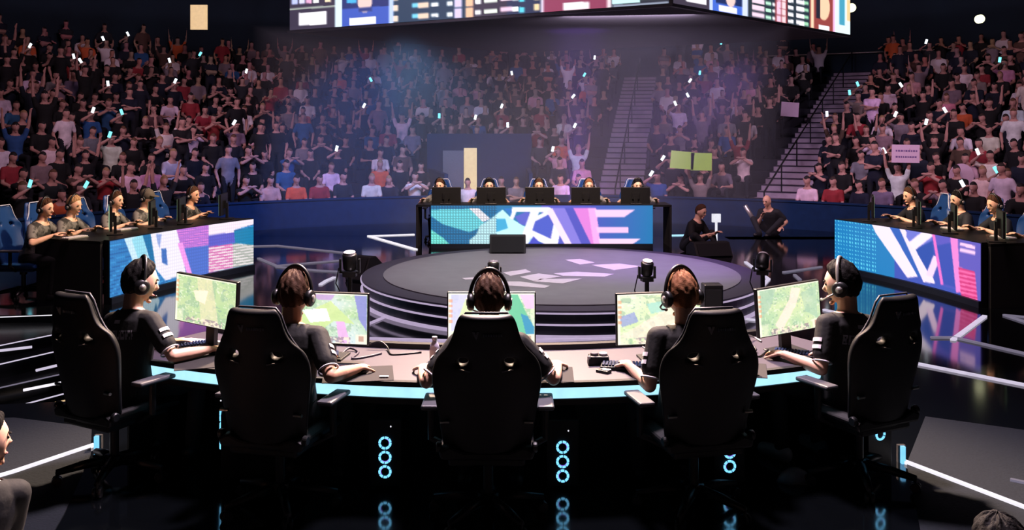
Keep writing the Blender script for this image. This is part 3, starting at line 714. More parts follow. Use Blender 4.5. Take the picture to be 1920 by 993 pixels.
# near monitors with their game pictures
def game(seed):
    def art(px, py, u, v):
        n1 = vnoise(u, v, 5, seed); n2 = vnoise(u, v * .6, 14, seed + 1); n3 = vnoise(u, v, 40, seed + 2); uu = u[:, None]
        greens = {0: ((186, 200, 140), (150, 190, 120)), 1: ((150, 190, 120), (200, 215, 225)), 2: ((176, 214, 214), (214, 226, 170)), 3: ((190, 214, 140), (212, 222, 190)), 4: ((200, 214, 150), (150, 190, 140))}[seed % 5]
        c = np.array([greens[0]]) * (1 - n1[:, None]) + np.array([greens[1]]) * n1[:, None]
        def blend(mask, col, k): c[mask] = c[mask] * (1 - k) + np.array(col) * k
        blend(n2 > .68, (120, 160, 120), .55); blend(n3 > .8, (240, 236, 220), .5); blend(n3 < .16, (90, 130, 120), .5)
        if seed == 10: lanes = [([(.35, 0), (.6, 0), (.75, 1), (.45, 1)], (226, 204, 160), .55), ([(.3, .3), (.55, .25), (.5, .55), (.35, .5)], (250, 220, 196), .8)]
        elif seed == 11: lanes = [([(0, .6), (.55, .15), (.85, .6), (.6, .55), (.3, .9), (0, .9)], (186, 212, 120), .85), ([(.2, .35), (.5, .3), (.55, .55), (.3, .6)], (250, 246, 255), .85), ([(.62, .55), (.72, .55), (.8, 1), (.66, 1)], (226, 150, 220), .85), ([(.84, 0), (1, 0), (1, .75), (.9, .5)], (100, 96, 196), .8), ([(.3, 0), (.62, 0), (.55, .14), (.4, .14)], (170, 110, 200), .7)]
        elif seed == 12: lanes = [([(0, .0), (.25, 0), (.1, .7), (0, .8)], (196, 186, 232), .8), ([(.2, .1), (.34, .1), (.16, .8), (.05, .8)], (214, 228, 150), .8), ([(.72, 0), (.8, 0), (1, .75), (.86, .9), (.7, .4)], (70, 178, 128), .95), ([(.84, .4), (.92, .45), (1, .68), (1, .8), (.9, .8)], (20, 120, 170), .95), ([(.82, .0), (1, 0), (1, .3), (.9, .3)], (226, 178, 222), .9)]
        elif seed == 13: lanes = [([(0, .85), (.6, .3), (.9, .2), (1, .35), (.4, .9)], (246, 216, 196), .6), ([(.02, .45), (.2, .35), (.25, .55), (.05, .65)], (110, 120, 200), .7), ([(.35, .2), (.55, .15), (.6, .35), (.4, .4)], (110, 196, 190), .6)]
        else: lanes = [([(.35, .95), (.25, .8), (.5, .3), (.55, .05), (.7, .1), (.6, .45)], (248, 214, 202), .75), ([(.7, .2), (.95, .1), (.95, .8), (.75, .6)], (140, 180, 150), .6), ([(0, 0), (.3, 0), (.2, .4), (.05, .6)], (140, 176, 150), .6)]
        for p, col, k in lanes: blend(inpoly(u, v, p), col, k)
        hud = (v > .86) & (u > .18) & (u < .80); blend(hud & (vnoise(u, v, 30, seed + 5) > .5), (120, 90, 110), .7); blend(hud & (vnoise(u, v, 34, seed + 6) > .62), (240, 220, 190), .8)
        blend((v > .80) & (u > .86), (236, 226, 200), .75); blend((v > .84) & (v < .94) & (u > .90) & (u < .96), (170, 110, 90), .8); blend((v > .74) & (u < .14), (236, 226, 200), .4)
        blend((u < .03) | (v < .02) | (v > .985), (244, 240, 214), .8)
        c = 255 - (255 - c) * .78
        for k in range(5): blend((np.abs(u - .025) < .025) & (np.abs(v - .15 - k * .1) < .03), (235, 150, 110), .6)
        return c
    return art
def monitor(cx, cy, d, yaw, roll, label, art=None, W=.56, H=.335, zdesk=ZD, group='monitors on the near desk', pitch=0.0):
    c = at(cx, cy, d) if art else V((cx, cy, d))
    R = Matrix.Rotation(math.radians(yaw), 4, 'Z') @ Matrix.Rotation(math.radians(roll), 4, 'Y') @ Matrix.Rotation(math.radians(pitch), 4, 'X')
    r = empty('monitor', c, 0, label, 'monitor', group); r.matrix_world = Matrix.Translation(c) @ R; bpy.context.view_layer.update()
    b = MB(); b.box((0, .018, 0), (W, .034, H)); cs = b.build('casing', M['black'], r, bevel=.006)
    picture('screen', lambda u, v: V(((u - .5) * (W - .016), -.0008, (.5 - v) * (H - .016))), 112, 64, art or (lambda x, y, u, v: np.tile([[150., 180., 140.]], (len(u), 1))), M['screen'], r)
    hz = c.z - zdesk
    b = MB(); b.box((0, .075, -hz / 2 - .01), (.075, .035, hz + .06)); b.box((0, .05, 0), (.14, .045, .12)); b.build('stand', M['black'], r)
    b = MB(); b.box((0, .07, -hz + .009), (.22, .20, .014)); b.build('foot', M['black'], r, bevel=.004)
    return r
monitor(384.5, 565.5, 6.12, -27, 3.2, 'leftmost near monitor, tilted, with a green and sandy game map', game(10))
monitor(612, 596, 5.86, -8, .6, 'near monitor with a green and violet game picture, second from left', game(11))
monitor(921.5, 597, 5.72, 0, 0, 'middle near monitor half hidden by the centre player', game(12))
monitor(1236, 596.5, 5.80, 7, -.8, 'near monitor with a yellow green map, left of the fair haired player', game(13))
monitor(1480.5, 578.5, 6.0, 20, -4.5, 'rightmost near monitor with a green map and pink lane', game(14), W=.50, H=.325)
# ------------------------------------------------------------------ near players on their chairs
def radial(deg, r=5.15):
    t = math.radians(deg); d = V((math.sin(t), -math.cos(t), 0)); return DC + d * r, -d
def Mface(p, f): return Matrix.Translation(V((p[0], p[1], 0))) @ Matrix.Rotation(math.atan2(-f[0], f[1]), 4, 'Z')
def hand_at(px, py, z=.765): return ground(px, py, z)
near = [
 dict(a=-28.1, hair='hairblack', hs=.10, skin='skin', lean=8, side=-6, yaw=-26, pitch=12, r=5.04, rh=(392, 655), lh=(322, 640), ch='black gaming chair at far left, turned side on', lb='person in black jersey with white back print at the leftmost near seat', hd='black headset on the leftmost near player', prot=0),
 dict(a=-14.1, hair='hairbrown', hs=.05, skin='skin2', lean=11, side=-4, yaw=0, pitch=10, r=5.05, rh=(672, 690), lh=(596, 668), ch='black gaming chair between the left chair and the middle chair', lb='person with short dark brown hair at the second near seat from left', hd='black headset on the near player second from left'),
 dict(a=-.4, hair='hairbrown', hs=.06, skin='skin', lean=10, side=0, yaw=0, pitch=8, r=5.05, rh=(1046, 684), lh=(792, 690), ch='black gaming chair in the middle, seen squarely from behind', lb='person with brown hair behind the middle chair headrest', hd='black headset on the middle near player'),
 dict(a=13.0, hair='hairginger', hs=.02, skin='skin', lean=11, side=4, yaw=8, pitch=10, r=5.05, rh=(1330, 690), lh=(1178, 684), pl=(-.22, -.5, -.9), ch='black gaming chair second from right at the near desk', lb='person with cropped light brown hair at the second near seat from right', hd='black headset on the light brown haired near player'),
 dict(a=26.2, hair='hairblack', hs=.16, skin='skin', lean=1, side=6, yaw=30, pitch=8, r=5.02, rh=(1560, 664), lh=(1470, 664), pl=(-.12, -.6, -.8), ch='black gaming chair at far right, angled to the left', lb='person with wavy dark hair and white sleeve marks at the rightmost near seat', hd='pale banded headset on the rightmost near player'),
]
near_objs = []
for i, n in enumerate(near):
    cp, f = radial(n['a']); put_chair(black0, cp, f, n['ch'])
    hp, f = radial(n['a'], n['r'])
    pose = dict(hip=.545, lean=n['lean'], side=n['side'], yaw=n['yaw'], pitch=n['pitch'], rh_w=hand_at(*n['rh']), lh_w=hand_at(*n['lh']), rh_pole=(.75, -.25, -.8), lh_pole=n.get('pl', (-.75, -.25, -.8)), rh_dir=(-.25, 1, -.1), lh_dir=(.25, 1, -.1), curl=.75)
    o, info, me = person(n['lb'], 'person', Mface(hp, f), pose, voxel=.0065, skin=n['skin'], hair=n['hair'], hstyle=n['hs'], group='players at the near desk', hs=1.12, shoes='shoewhite' if i == 4 else 'shoe', seed=i, headset=n['hd'])
    near_objs.append((o, info, me))

def decal(name, o, me, info, mat, off_z, off_x, w, h, mask, nx=44, nz=12, side=False):
    """lettering printed on cloth: small cells that follow the surface"""
    bvh = BVHTree.FromPolygons([v.co.copy() for v in me.vertices], [tuple(p.vertices) for p in me.polygons]); up, lat = info['up'], info['lat']
    fwd = up.cross(lat).normalized(); c = info['sp'](off_z) + lat * off_x; b = MB(); hit = {}
    for i in range(nx + 1):
        for j in range(nz + 1):
            p = c + lat * (i / nx - .5) * w + up * (j / nz - .5) * h
            r = bvh.ray_cast(p - fwd * .5, fwd)
            if r[0]: hit[i, j] = r[0] + r[1].normalized() * .0115
    for i in range(nx):
        for j in range(nz):
            q = [(i, j), (i + 1, j), (i + 1, j + 1), (i, j + 1)]
            if mask(i / nx, j / nz, i, j) and all(k in hit for k in q): b.add([hit[k] for k in q], [(0, 1, 2, 3)])
    return b.build(name, mat, o) if b.f else None
def word(u, v, i, j):                      # a row of seven blocky capital letters, unreadable at this distance
    k, x = divmod(i, 6); r = random.Random(k * 7 + 3); pat = r.getrandbits(30)
    return x != 5 and (x in (0,) or j in (0, 1, 10, 11) and pat >> (x + (0 if j > 5 else 5)) & 1 or pat >> (10 + x * 3 + j // 4) & 1)
for i, (o, info, me) in enumerate(near_objs):
    if i in (0, 4):
        decal('back_print', o, me, info, M['white'], .335, .0, .25, .055, word)
        decal('collar_badge', o, me, info, M['white'], .415, .0, .05, .02, lambda u, v, i, j: True, 6, 3)
    for key in ('lh', 'rh'):
        sh, el, wr = info['arms'][key]; d = (el - sh).normalized(); sx = -1 if key == 'lh' else 1
        outw = (info['lat'] * sx); outw = (outw - d * outw.dot(d)).normalized()
        for t in (.115, .16):
            b = MB(); c = sh + d * t; s = d.cross(outw)
            R_ = .0715; cells = [[c + d * dz + (outw * math.cos(q) + s * math.sin(q)) * R_ for q in (-.55, -.35, -.12, .12, .35, .55)] for dz in (-.012, .012)]
            b.add(cells[0] + cells[1], [(k, k + 1, k + 7, k + 6) for k in range(5)]); m = b.build('sleeve_patch', M['white'], o)
            m.modifiers.new('t', 'SOLIDIFY').thickness = .004

# things on the near desk
def on_desk(px, py, z=ZD): return ground(px, py, z)
def pad(px, label, yaw):
    p = on_desk(*px); r = math.radians(yaw); b = MB(); b.box((0, 0, .003), (.42, .34, .005)); o = b.build('mouse_pad', M['pad'], bevel=.002); o.location = (p.x, p.y, ZD); o.rotation_euler = (0, 0, r)
    tag(o, label, 'mouse pad', 'mouse pads on the near desk'); return o
def mouse(p, yaw, label):
    b = MB(); rings = []
    for y, hw, h in ((-.058, .016, .012), (-.05, .028, .026), (-.02, .033, .036), (.02, .031, .032), (.05, .029, .020), (.06, .020, .010)):
        rings.append([V((-hw, y, .002)), V((-hw, y, h * .6)), V((-hw * .55, y, h)), V((hw * .55, y, h)), V((hw, y, h * .6)), V((hw, y, .002))])
    b.loft(rings); o = b.build('mouse', M['black'], None, True); o.location = p; o.rotation_euler = (0, 0, math.radians(yaw))
    w = MB(); w.cyl((0, .03, .027), .010, .008, (1, 0, 0), 14); w.build('scroll_wheel', M['greytrim'], o); return tag(o, label, 'mouse', 'mice on the near desk')
def keyboard(px, yaw, label, W=.36):
    p = on_desk(*px); r = empty('keyboard', (p.x, p.y, ZD), math.radians(yaw), label, 'keyboard', 'keyboards on the near desk')
    b = MB(); b.box((0, 0, .012), (W, .14, .022)); b.build('case', M['black'], r, bevel=.005); b = MB(); n = int(W / .0205)
    for i in range(n):
        for j in range(5): b.box(((i - (n - 1) / 2) * .0202, (j - 2) * .0245, .028), (.0165, .0195, .012), taper=.8)
    b.build('keys', M['keys'], r); return r
ml = ['leftmost player', 'second player from left', 'middle player', 'light brown haired player', 'rightmost player']
pad((392, 678), 'grey mouse pad in front of the leftmost near player', 20); pad((672, 702), 'grey mouse pad left of the water bottle', 9)
pad((1010, 702), 'grey mouse pad under the middle player\'s hand', -2); pad((1372, 692), 'grey mouse pad beside the light brown haired player', -14); pad((1610, 672), 'grey mouse pad in front of the rightmost near player', -24)
for i, n in enumerate(near):
    f = radial(n['a'])[1]; q = hand_at(*n['rh'], .765); fw_ = V((f.x, f.y, 0)); c = V((q.x, q.y, ZD + .006)) + fw_ * .075
    mouse(c, math.degrees(math.atan2(-f.x, f.y)), f'black computer mouse under the hand of the {ml[i]}')
keyboard((352, 652), 27, 'dark blue lit keyboard in front of the leftmost near player'); keyboard((585, 672), 10, 'keyboard beside the second near player from left')
keyboard((852, 690), 0, 'keyboard hidden before the middle near player'); keyboard((1172, 690), -10, 'blue lit keyboard under the light brown haired player\'s left hand', .30); keyboard((1502, 668), -24, 'blue lit keyboard under the rightmost player\'s hand')
# water bottle
p = on_desk(815, 690); bo = empty('water_bottle', p, 0, 'clear water bottle with pale cap on the near desk', 'bottle')
b = MB(); b.loft([[V((math.cos(2 * PI * k / 20) * r, math.sin(2 * PI * k / 20) * r, z)) for k in range(20)] for z, r in ((0, .024), (.006, .030), (.03, .031), (.035, .0285), (.05, .031), (.13, .031), (.15, .026), (.168, .014), (.178, .013))])
b.build('body', M['bottle'], bo, True); b = MB(); b.cyl((0, 0, .187), .0165, .022, n=18, bev=.002); b.build('cap', M['white'], bo); b = MB(); b.loft([[V((math.cos(2 * PI * k / 20) * .0318, math.sin(2 * PI * k / 20) * .0318, z)) for k in range(20)] for z in (.07, .118)], cap=False); b.build('label', M['white'], bo, True)
# small white cup, card, stick, phone
p = on_desk(808, 706); b = MB(); b.cyl((0, 0, .04), .020, .08, n=16, r2=.024); o = b.build('paper_cup', M['white']); o.location = p; tag(o, 'small white cup beside the water bottle', 'cup')
p = on_desk(720, 709); b = MB(); b.box((0, 0, .011), (.055, .024, .008)); o = b.build('name_tag', M['white'], bevel=.002); o.location = p; tag(o, 'small white tag lying on the mouse pad left of the bottle', 'tag')
p = on_desk(1132, 698); r = empty('card_case', p, math.radians(-38), 'small black case with white card on the desk near the black controller', 'case'); b = MB(); b.box((0, 0, .009), (.085, .05, .018)); b.build('shell', M['black'], r, bevel=.003); b = MB(); b.box((.012, .006, .020), (.055, .036, .004)); b.build('card', M['white'], r)
p = on_desk(1122, 682); r = empty('audio_mixer', p, 0, 'black tabletop unit with two pale round knobs beside a keyboard', 'audio unit'); b = MB(); b.box((0, 0, .028), (.14, .09, .056), taper=.9); b.build('case', M['black'], r, bevel=.006)
for x, m in ((-.025, 'desk'), (.03, 'white')): b = MB(); b.cyl((x, 0, .064), .026, .018, n=20, bev=.004); b.build('knob', M[m], r)
b = MB(); b.sphere((-.062, -.035, .05), .012, 10, 7); b.build('button', M['silver'], r)
def cable(pts, label, mat='black', r=.006):
    b = MB(); P = [on_desk(x, y, ZD + h) for x, y, h in pts]; Q = []
    for i in range(len(P) - 1):
        p0, p1, p2, p3 = P[max(i - 1, 0)], P[i], P[i + 1], P[min(i + 2, len(P) - 1)]
        for t in (0, .25, .5, .75): Q.append(.5 * ((2 * p1) + (p2 - p0) * t + (2 * p0 - 5 * p1 + 4 * p2 - p3) * t * t + (3 * p1 - p0 - 3 * p2 + p3) * t ** 3))
    b.tube(Q + [P[-1]], r, 7); tag(b.build('cable', M[mat], None, True), label, 'cable', 'cables on the near desk')
cable([(690, 646, .03), (712, 640, .05), (726, 650, .02), (732, 663, .006), (745, 664, .006), (790, 660, .006)], 'black looped cable behind the second monitor from left')
cable([(640, 664, .006), (655, 652, .02), (672, 660, .006), (660, 672, .006), (690, 668, .006), (715, 662, .006)], 'coiled pale cable under the second monitor from left', 'desk', .008)
cable([(1205, 650, .05), (1216, 660, .03), (1208, 676, .006), (1222, 684, .006), (1232, 668, .02)], 'tangled cable before the fair player\'s monitor', 'silver')
cable([(1402, 640, .05), (1418, 655, .02), (1408, 664, .006), (1424, 668, .006), (1440, 655, .01)], 'tangled black cable left of the rightmost monitor foot')
cable([(1390, 634, .03), (1400, 628, .05), (1414, 632, .02), (1428, 640, .006)], 'pale cable at the desk back left of rightmost monitor', 'silver')
cable([(445, 640, .03), (440, 628, .05), (430, 632, .03), (425, 648, .006)], 'grey cable right of the leftmost monitor foot', 'silver')
b = MB(); t = [on_desk(x, y, ZD + .002) for x, y in ((300, 640), (358, 634), (440, 642), (430, 655), (330, 650))]; b.loft([t, [q + V((0, 0, .004)) for q in t]]); tag(b.build('paper_sheet', M['white']), 'pale sheet of paper behind the leftmost keyboard', 'paper')

# computers under the near desk, ringed fans shining through the front
def tower(px, d, yaw, label, zf, n=3):
    x = (px - 960) / F * d; r = empty('computer_tower', (x, d, 0), math.radians(yaw), label, 'computer', 'computers under the near desk')
    b = MB(); b.box((0, .20, .225), (.20, .40, .41)); b.build('case', M['black'], r, bevel=.006)
    for sx in (-.08, .08):
        for y in (.04, .36): b = MB(); b.box((sx, y, .01), (.03, .04, .02)); b.build('foot', M['black'], r)
    for k in range(n):
        z = zf - k * .088; b = MB()
        for q in range(8):
            a = 2 * PI * q / 8 + k; b.ring((0, -.004, z), .033, .0075, (0, 1, 0), 3, 6, a0=a, a1=a + .62)
        fo = b.build('fan_ring', M['fan'], r)
        b = MB(); b.ring((0, -.003, z), .027, .0035, (0, 1, 0), 6, 6, a0=k * 2, a1=k * 2 + 1.8); b.build('violet_glow', M['fanp'], fo)
        b = MB(); b.cyl((0, -.002, z), .012, .012, (0, 1, 0), 12)
        for q in range(7):
            a = 2 * PI * q / 7; b.box((math.cos(a) * .018, -.002, z + math.sin(a) * .018), (.010, .003, .006))
        b.build('fan_blades', M['black'], fo)
    b = MB(); b.sphere((.035, -.002, zf + .10), .005, 8, 6); b.build('pilot_light', M['dot'], r)
    return r
tower(722, 5.56, 0, 'computer with three blue fan rings left of the middle chair', .288); tower(1055, 5.56, 0, 'computer with three blue fan rings right of the middle chair', .262)
tower(415, 5.75, -74, 'computer turned side on left of the second chair', .40); tower(1368, 5.62, 6, 'computer mostly hidden by the second chair from right', .298, 3); tower(1650, 5.85, 22, 'computer mostly hidden by the rightmost chair', .42, 3)

# ------------------------------------------------------------------ stage lights, wedges and boxes
def moving_head(px, py, d, label, yaw=0, scale=1.0, tilt=25):
    p = at(px, py, d); r = empty('stage_light', (p.x, p.y, 0), math.radians(yaw), label, 'stage light', 'moving head lights before the podium'); z = p.z; s = scale
    b = MB(); b.cyl((0, 0, .012), .16, .024, n=24); b.cyl((0, 0, (z - .12) / 2), .022, z - .12, n=12); b.build('stand', M['black'], r)
    b = MB(); b.box((0, 0, z - .10 * s), (.12 * s, .10 * s, .05 * s))
    for sx in (-1, 1): b.box((sx * .085 * s, 0, z - .03 * s), (.018 * s, .05 * s, .13 * s))
    b.box((0, 0, z - .085 * s), (.18 * s, .06 * s, .018 * s)); b.build('yoke', M['black'], r, bevel=.004)
    a = V((0, math.sin(math.radians(tilt)), math.cos(math.radians(tilt)))); b = MB(); b.cyl(V((0, 0, z + .01)) + a * .0, .062 * s, .15 * s, a, 20, r2=.068 * s, bev=.012); h = b.build('lamp_head', M['black'], r, True)
    b = MB(); b.cyl(V((0, 0, z + .01)) + a * .082 * s, .052 * s, .02 * s, a, 20); b.build('lens', M['white'], h)
    b = MB(); b.tube([(-.10 * s, 0, z - .05), (-.13 * s, .02, z - .2), (-.06, .02, z - .36), (-.02, 0, z - .42)], .006, 6); b.build('cable', M['black'], r)
moving_head(656, 492, 8.6, 'black stage light on a stand left of the podium', 0, 1.05, -12); moving_head(925, 505, 8.8, 'black stage light above the middle player\'s head', 0, .85, 8)
moving_head(1213, 505, 8.7, 'black stage light right of the podium emblem', 10, .9, -15); moving_head(1430, 492, 8.9, 'black stage light at the right rim of the podium', -20, .95, 45)
def wedge(p, W, D, H, yaw, label):
    r = empty('stage_monitor_speaker', p, math.radians(yaw), label, 'speaker', 'wedge speakers on stage'); b = MB()
    sec = [(-D / 2, 0), (D / 2, 0), (D / 2, H * .55), (D * .12, H), (-D * .18, H)]
    b.loft([[V((x, y, z)) for y, z in sec] for x in (-W / 2, W / 2)]); b.build('cabinet', M['matte'], r, bevel=.012)
    b = MB(); g = [V((x, y, z)) for x, y, z in ((-W * .44, -D * .52, H * .08), (W * .44, -D * .52, H * .08), (W * .44, -D * .24, H * .93), (-W * .44, -D * .24, H * .93))]; b.loft([g, [q + V((0, -.012, 0)) for q in g]]); b.build('grille', M['grille'], r); return r
wedge(ground(952, 472, 0.31) * 1.0 + V((0, 0, 0)), .56, .42, .27, 0, 'wedge speaker standing before the far led wall')
p = ground(1330, 478); wedge(p, .68, .5, .24, 12, 'wedge speaker on the floor beside the seated crew man')
p = ground(684, 522); wedge(p, .34, .5, .34, -30, 'wedge speaker beside the leftmost stage light')
p = at(1335, 560, 8.3); r = empty('speaker_box', (p.x, p.y, 0), 0, 'upright black speaker box behind the light brown haired player', 'speaker'); b = MB(); b.box((0, 0, .40), (.17, .16, .80)); b.build('cabinet', M['black'], r, bevel=.008); b = MB(); b.box((0, -.083, .62), (.14, .01, .28)); b.build('grille', M['matte'], r)

# ------------------------------------------------------------------ players at the three other desks
def solve_u(P, n, off, px):
    lo, hi = -.6, 1.6; g = lambda u: proj(V((*P(u, 0).xy, 1)) + n * off)[0]
    inc = g(hi) > g(lo)
    for _ in range(40):
        m = (lo + hi) / 2
        if (g(m) < px) == inc: lo = m
        else: hi = m
    return lo
def PP(P, u): p0 = P(0, 0); p1 = P(1, 0); return (p0 + (p1 - p0) * u) if (u < 0 or u > 1) else P(u, 0)
def back_monitor(p, f, label, group, zd=.80, up=.235):
    m = monitor(p.x, p.y, zd + up, math.degrees(math.atan2(-f.x, f.y)), 0, label, None, zdesk=zd, group=group); return m
def desk_player(P, n, off, px, lb, hd, shirt, hair, hs, skin='skin', cap=None, yaw=0, pitch=8, lean=12, seed=0, group='', chair=None, hands=None, mon=None, turn=0, mturn=0, hip=.54, lh=None, rh=None):
    u = solve_u(lambda a, v: PP(P, a), n, off, px); p = PP(P, u); p = V((p.x, p.y, 0)) + n * off; f = Matrix.Rotation(math.radians(turn), 3, 'Z') @ (-n); fm = Matrix.Rotation(math.radians(mturn), 3, 'Z') @ (-n)
    pose = dict(hip=hip, lean=lean, yaw=yaw, pitch=pitch, lh=lh or (-.20, .40, .845), rh=rh or (.22, .42, .845), lh_pole=(-.8, -.2, -.6), rh_pole=(.8, -.2, -.6), curl=.6)
    person(lb, 'person', Mface(p, f), pose, voxel=.010, shirt=shirt, skin=skin, hair=hair, hstyle=hs, cap=cap, group=group, seed=seed, headset=hd, cuffs=False)
    if chair: put_chair(blue0, p - f * .10, f, chair)
    if mon: back_monitor(p - n * .85, fm, mon, group.replace('players', 'monitors'))
g = 'players at the left desk'
L_ = [(58, 'hairbrown', .06, 'skin', None, 'leftmost of the left desk players, in grey patterned jersey', 8), (112, 'hairblond', .12, 'skin', None, 'fair haired person in grey jersey, second at the left desk', 12), (194, 'hairbrown', .08, 'skin', None, 'person in grey jersey in the middle of the left desk', 5),
      (252, 'hairbrown', .04, 'skin', 'capgrey', 'person in grey cap at the left desk', 10), (334, 'hairbrown', .12, 'skin2', None, 'person leaning at the far end of the left desk', 6)]
nm = ['leftmost', 'fair haired', 'middle', 'capped', 'far end']
for i, (px, hair, hs, sk, cap, lb, pt) in enumerate(L_):
    desk_player(LP, LN, 1.32, px, lb, f'headset on the {nm[i]} player at the left desk', 'jersey_grey', hair, hs, sk, cap, yaw=-8 if i else -4, pitch=pt, lean=18 if i < 4 else 24, turn=16, mturn=(0, 44, 34, 30, 26)[i], seed=20 + i, group=g, chair=f'blue gaming chair behind the {nm[i]} player at the left desk', mon=f'monitor seen edge on before the {nm[i]} player at the left desk' if i else None)
g = 'players at the right desk'
R_ = [(1728, 'hairbrown', .10, 'person in navy jersey nearest the led wall at the right desk', 12), (1818, 'hairblack', .10, 'person in navy jersey in the middle of the right desk players', 8), (1890, 'hairbrown', .06, 'rightmost person at the right desk', 14), (1985, 'hairblack', .06, 'person at the right desk cut off by the picture edge', 8)]
nm = ['first', 'middle', 'rightmost', 'cut off']
for i, (px, hair, hs, lb, pt) in enumerate(R_):
    desk_player(RP, RN, 1.22, px, lb, f'headset on the {nm[i]} player at the right desk', 'jersey_navy', hair, hs, 'skin', None, yaw=10, pitch=pt, lean=16, turn=-14, mturn=-34, seed=30 + i, group=g, chair=f'blue gaming chair behind the {nm[i]} player at the right desk', mon=f'black monitor before the {nm[i]} player at the right desk')
g = 'players at the far desk'
nm = ['leftmost', 'second', 'middle', 'fourth', 'rightmost']; F_ = [(827, 'hairbrown'), (917, 'hairblack'), (1010, 'hairbrown'), (1103, 'hairginger'), (1193, 'hairblack')]; mpx = [837, 921, 1012, 1098, 1191]
for i, (px, hair) in enumerate(F_):
    desk_player(FP, FN, 1.12, px, f'{nm[i]} of the far desk players, facing the camera' if i != 1 else 'second from left of the far desk players, facing the camera', f'headset on the {nm[i]} player at the far desk', 'jersey_grey', hair, .08, 'skin', None, yaw=(-12, 6, 0, 0, 4)[i], pitch=10, lean=14, seed=40 + i, group=g, hip=.47, chair=f'blue gaming chair behind the {nm[i]} player at the far desk', lh=(-.33, .42, .85), rh=(.33, .42, .85))
    x = (mpx[i] - 960) / F * 17.45; back_monitor(V((x, 17.45, 0)), -FN, f'{nm[i]} black monitor back on the far desk', 'monitors on the far desk', .80, .150)
# keyboards and mice of the side desks in the light
for i, (P, n, u, lb) in enumerate([(LP, LN, .02, 'white keyboard at the near end of the left desk'), (LP, LN, .35, 'pale keyboard in the middle of the left desk'), (RP, RN, .55, 'pale keyboard in the middle of the right desk'), (RP, RN, .88, 'pale keyboard at the near end of the right desk')]):
    p = PP(P, u) + n * .62; r = empty('keyboard', (p.x, p.y, .80), math.atan2(n.x, -n.y), lb, 'keyboard', 'keyboards on the side desks'); b = MB(); b.box((0, 0, .012), (.34, .13, .022)); b.build('case', M['silver'], r, bevel=.005); b = MB()
    for a in range(15):
        for c in range(5): b.box(((a - 7) * .0215, (c - 2) * .024, .027), (.017, .019, .010), taper=.8)
    b.build('keys', M['white'], r)

# other people round the stage
person('person in black t-shirt sitting on the floor right of the far led wall', 'person', Mface((3.22, 16.6), V((.75, -.66, 0)).normalized()), dict(hip=.13, lean=24, yaw=0, pitch=18, legs='floor', lh=(-.14, .50, .36), rh=(.18, .46, .34), curl=.6), voxel=.010, hair='hairbrown', hstyle=.0, cuffs=False, seed=50)
person('bald person in black sitting low with bent arm before the barrier wall', 'person', Mface((5.55, 19.3), V((-.6, -.8, 0)).normalized()), dict(hip=.13, lean=30, yaw=-10, pitch=14, legs='floor', lh=(-.30, .30, .20), rh=(.10, .36, .40), curl=.6), voxel=.011, hair=None, skin='skin2', cuffs=False, seed=51)
p0, p1 = at(1397, 385, 19.3), at(1423, 428, 19.3); b = MB(); b.tube([p0, p1], .045, 8); b.tube([p1, V((p1.x + .05, p1.y, 0))], .03, 8); tag(b.build('folded_stand', M['silver'], None, True), 'slanting pale folded stand leaning before the barrier wall', 'stand')
b = MB(); q = at(1480, 452, 18.6); b.box((q.x, q.y, q.z / 2), (2.6, .5, q.z)); b.box((q.x, q.y - .26, q.z), (2.6, .03, .03)); tag(b.build('road_case', M['black'], bevel=.01), 'long low black road case right of the seated crew man', 'case')
b = MB(); q = at(1344, 407, 17.4); b.cyl((q.x, q.y, q.z), .05, .03, (0, 1, 0), 14); b.box((q.x, q.y + .05, q.z - .02), (.16, .08, .16)); b.box((q.x, q.y + .05, (q.z - .1) / 2), (.04, .04, q.z - .1)); tag(b.build('follow_light', M['dot'], None), 'small white work lamp beside the seated crew man', 'lamp')
person('person sitting on the floor at the left picture edge, face in profile', 'person', Mface((-2.48, 4.05), V((-.7, .7, 0)).normalized()), dict(hip=.13, lean=0, side=9, yaw=-85, pitch=4, legs='cross', lh=(-.2, .25, .25), rh=(.05, .28, .22)), voxel=.010, cuffs=False, seed=52)
person('person crouching at the lower right picture edge, only dark hair in view', 'person', Mface((1.60, 2.8), V((-.2, 1, 0)).normalized()), dict(hip=.16, lean=10, yaw=8, pitch=4, legs='floor', lh=(-.2, .35, .30), rh=(.2, .35, .30)), voxel=.010, hstyle=.20, cuffs=False, seed=53)
p = ground(1490, 902); b = MB(); r_ = random.Random(3); rings = [[V((math.cos(2 * PI * k / 16) * R * (1 + r_.uniform(-.2, .2)), math.sin(2 * PI * k / 16) * R * .6 * (1 + r_.uniform(-.2, .2)), z)) for k in range(16)] for z, R in ((0, .11), (.03, .10), (.06, .07), (.085, .03))]; b.loft(rings); o = b.build('cloth', M['white'], None, True); o.location = p; tag(o, 'crumpled pale cloth on the floor left of the rightmost chair', 'cloth')
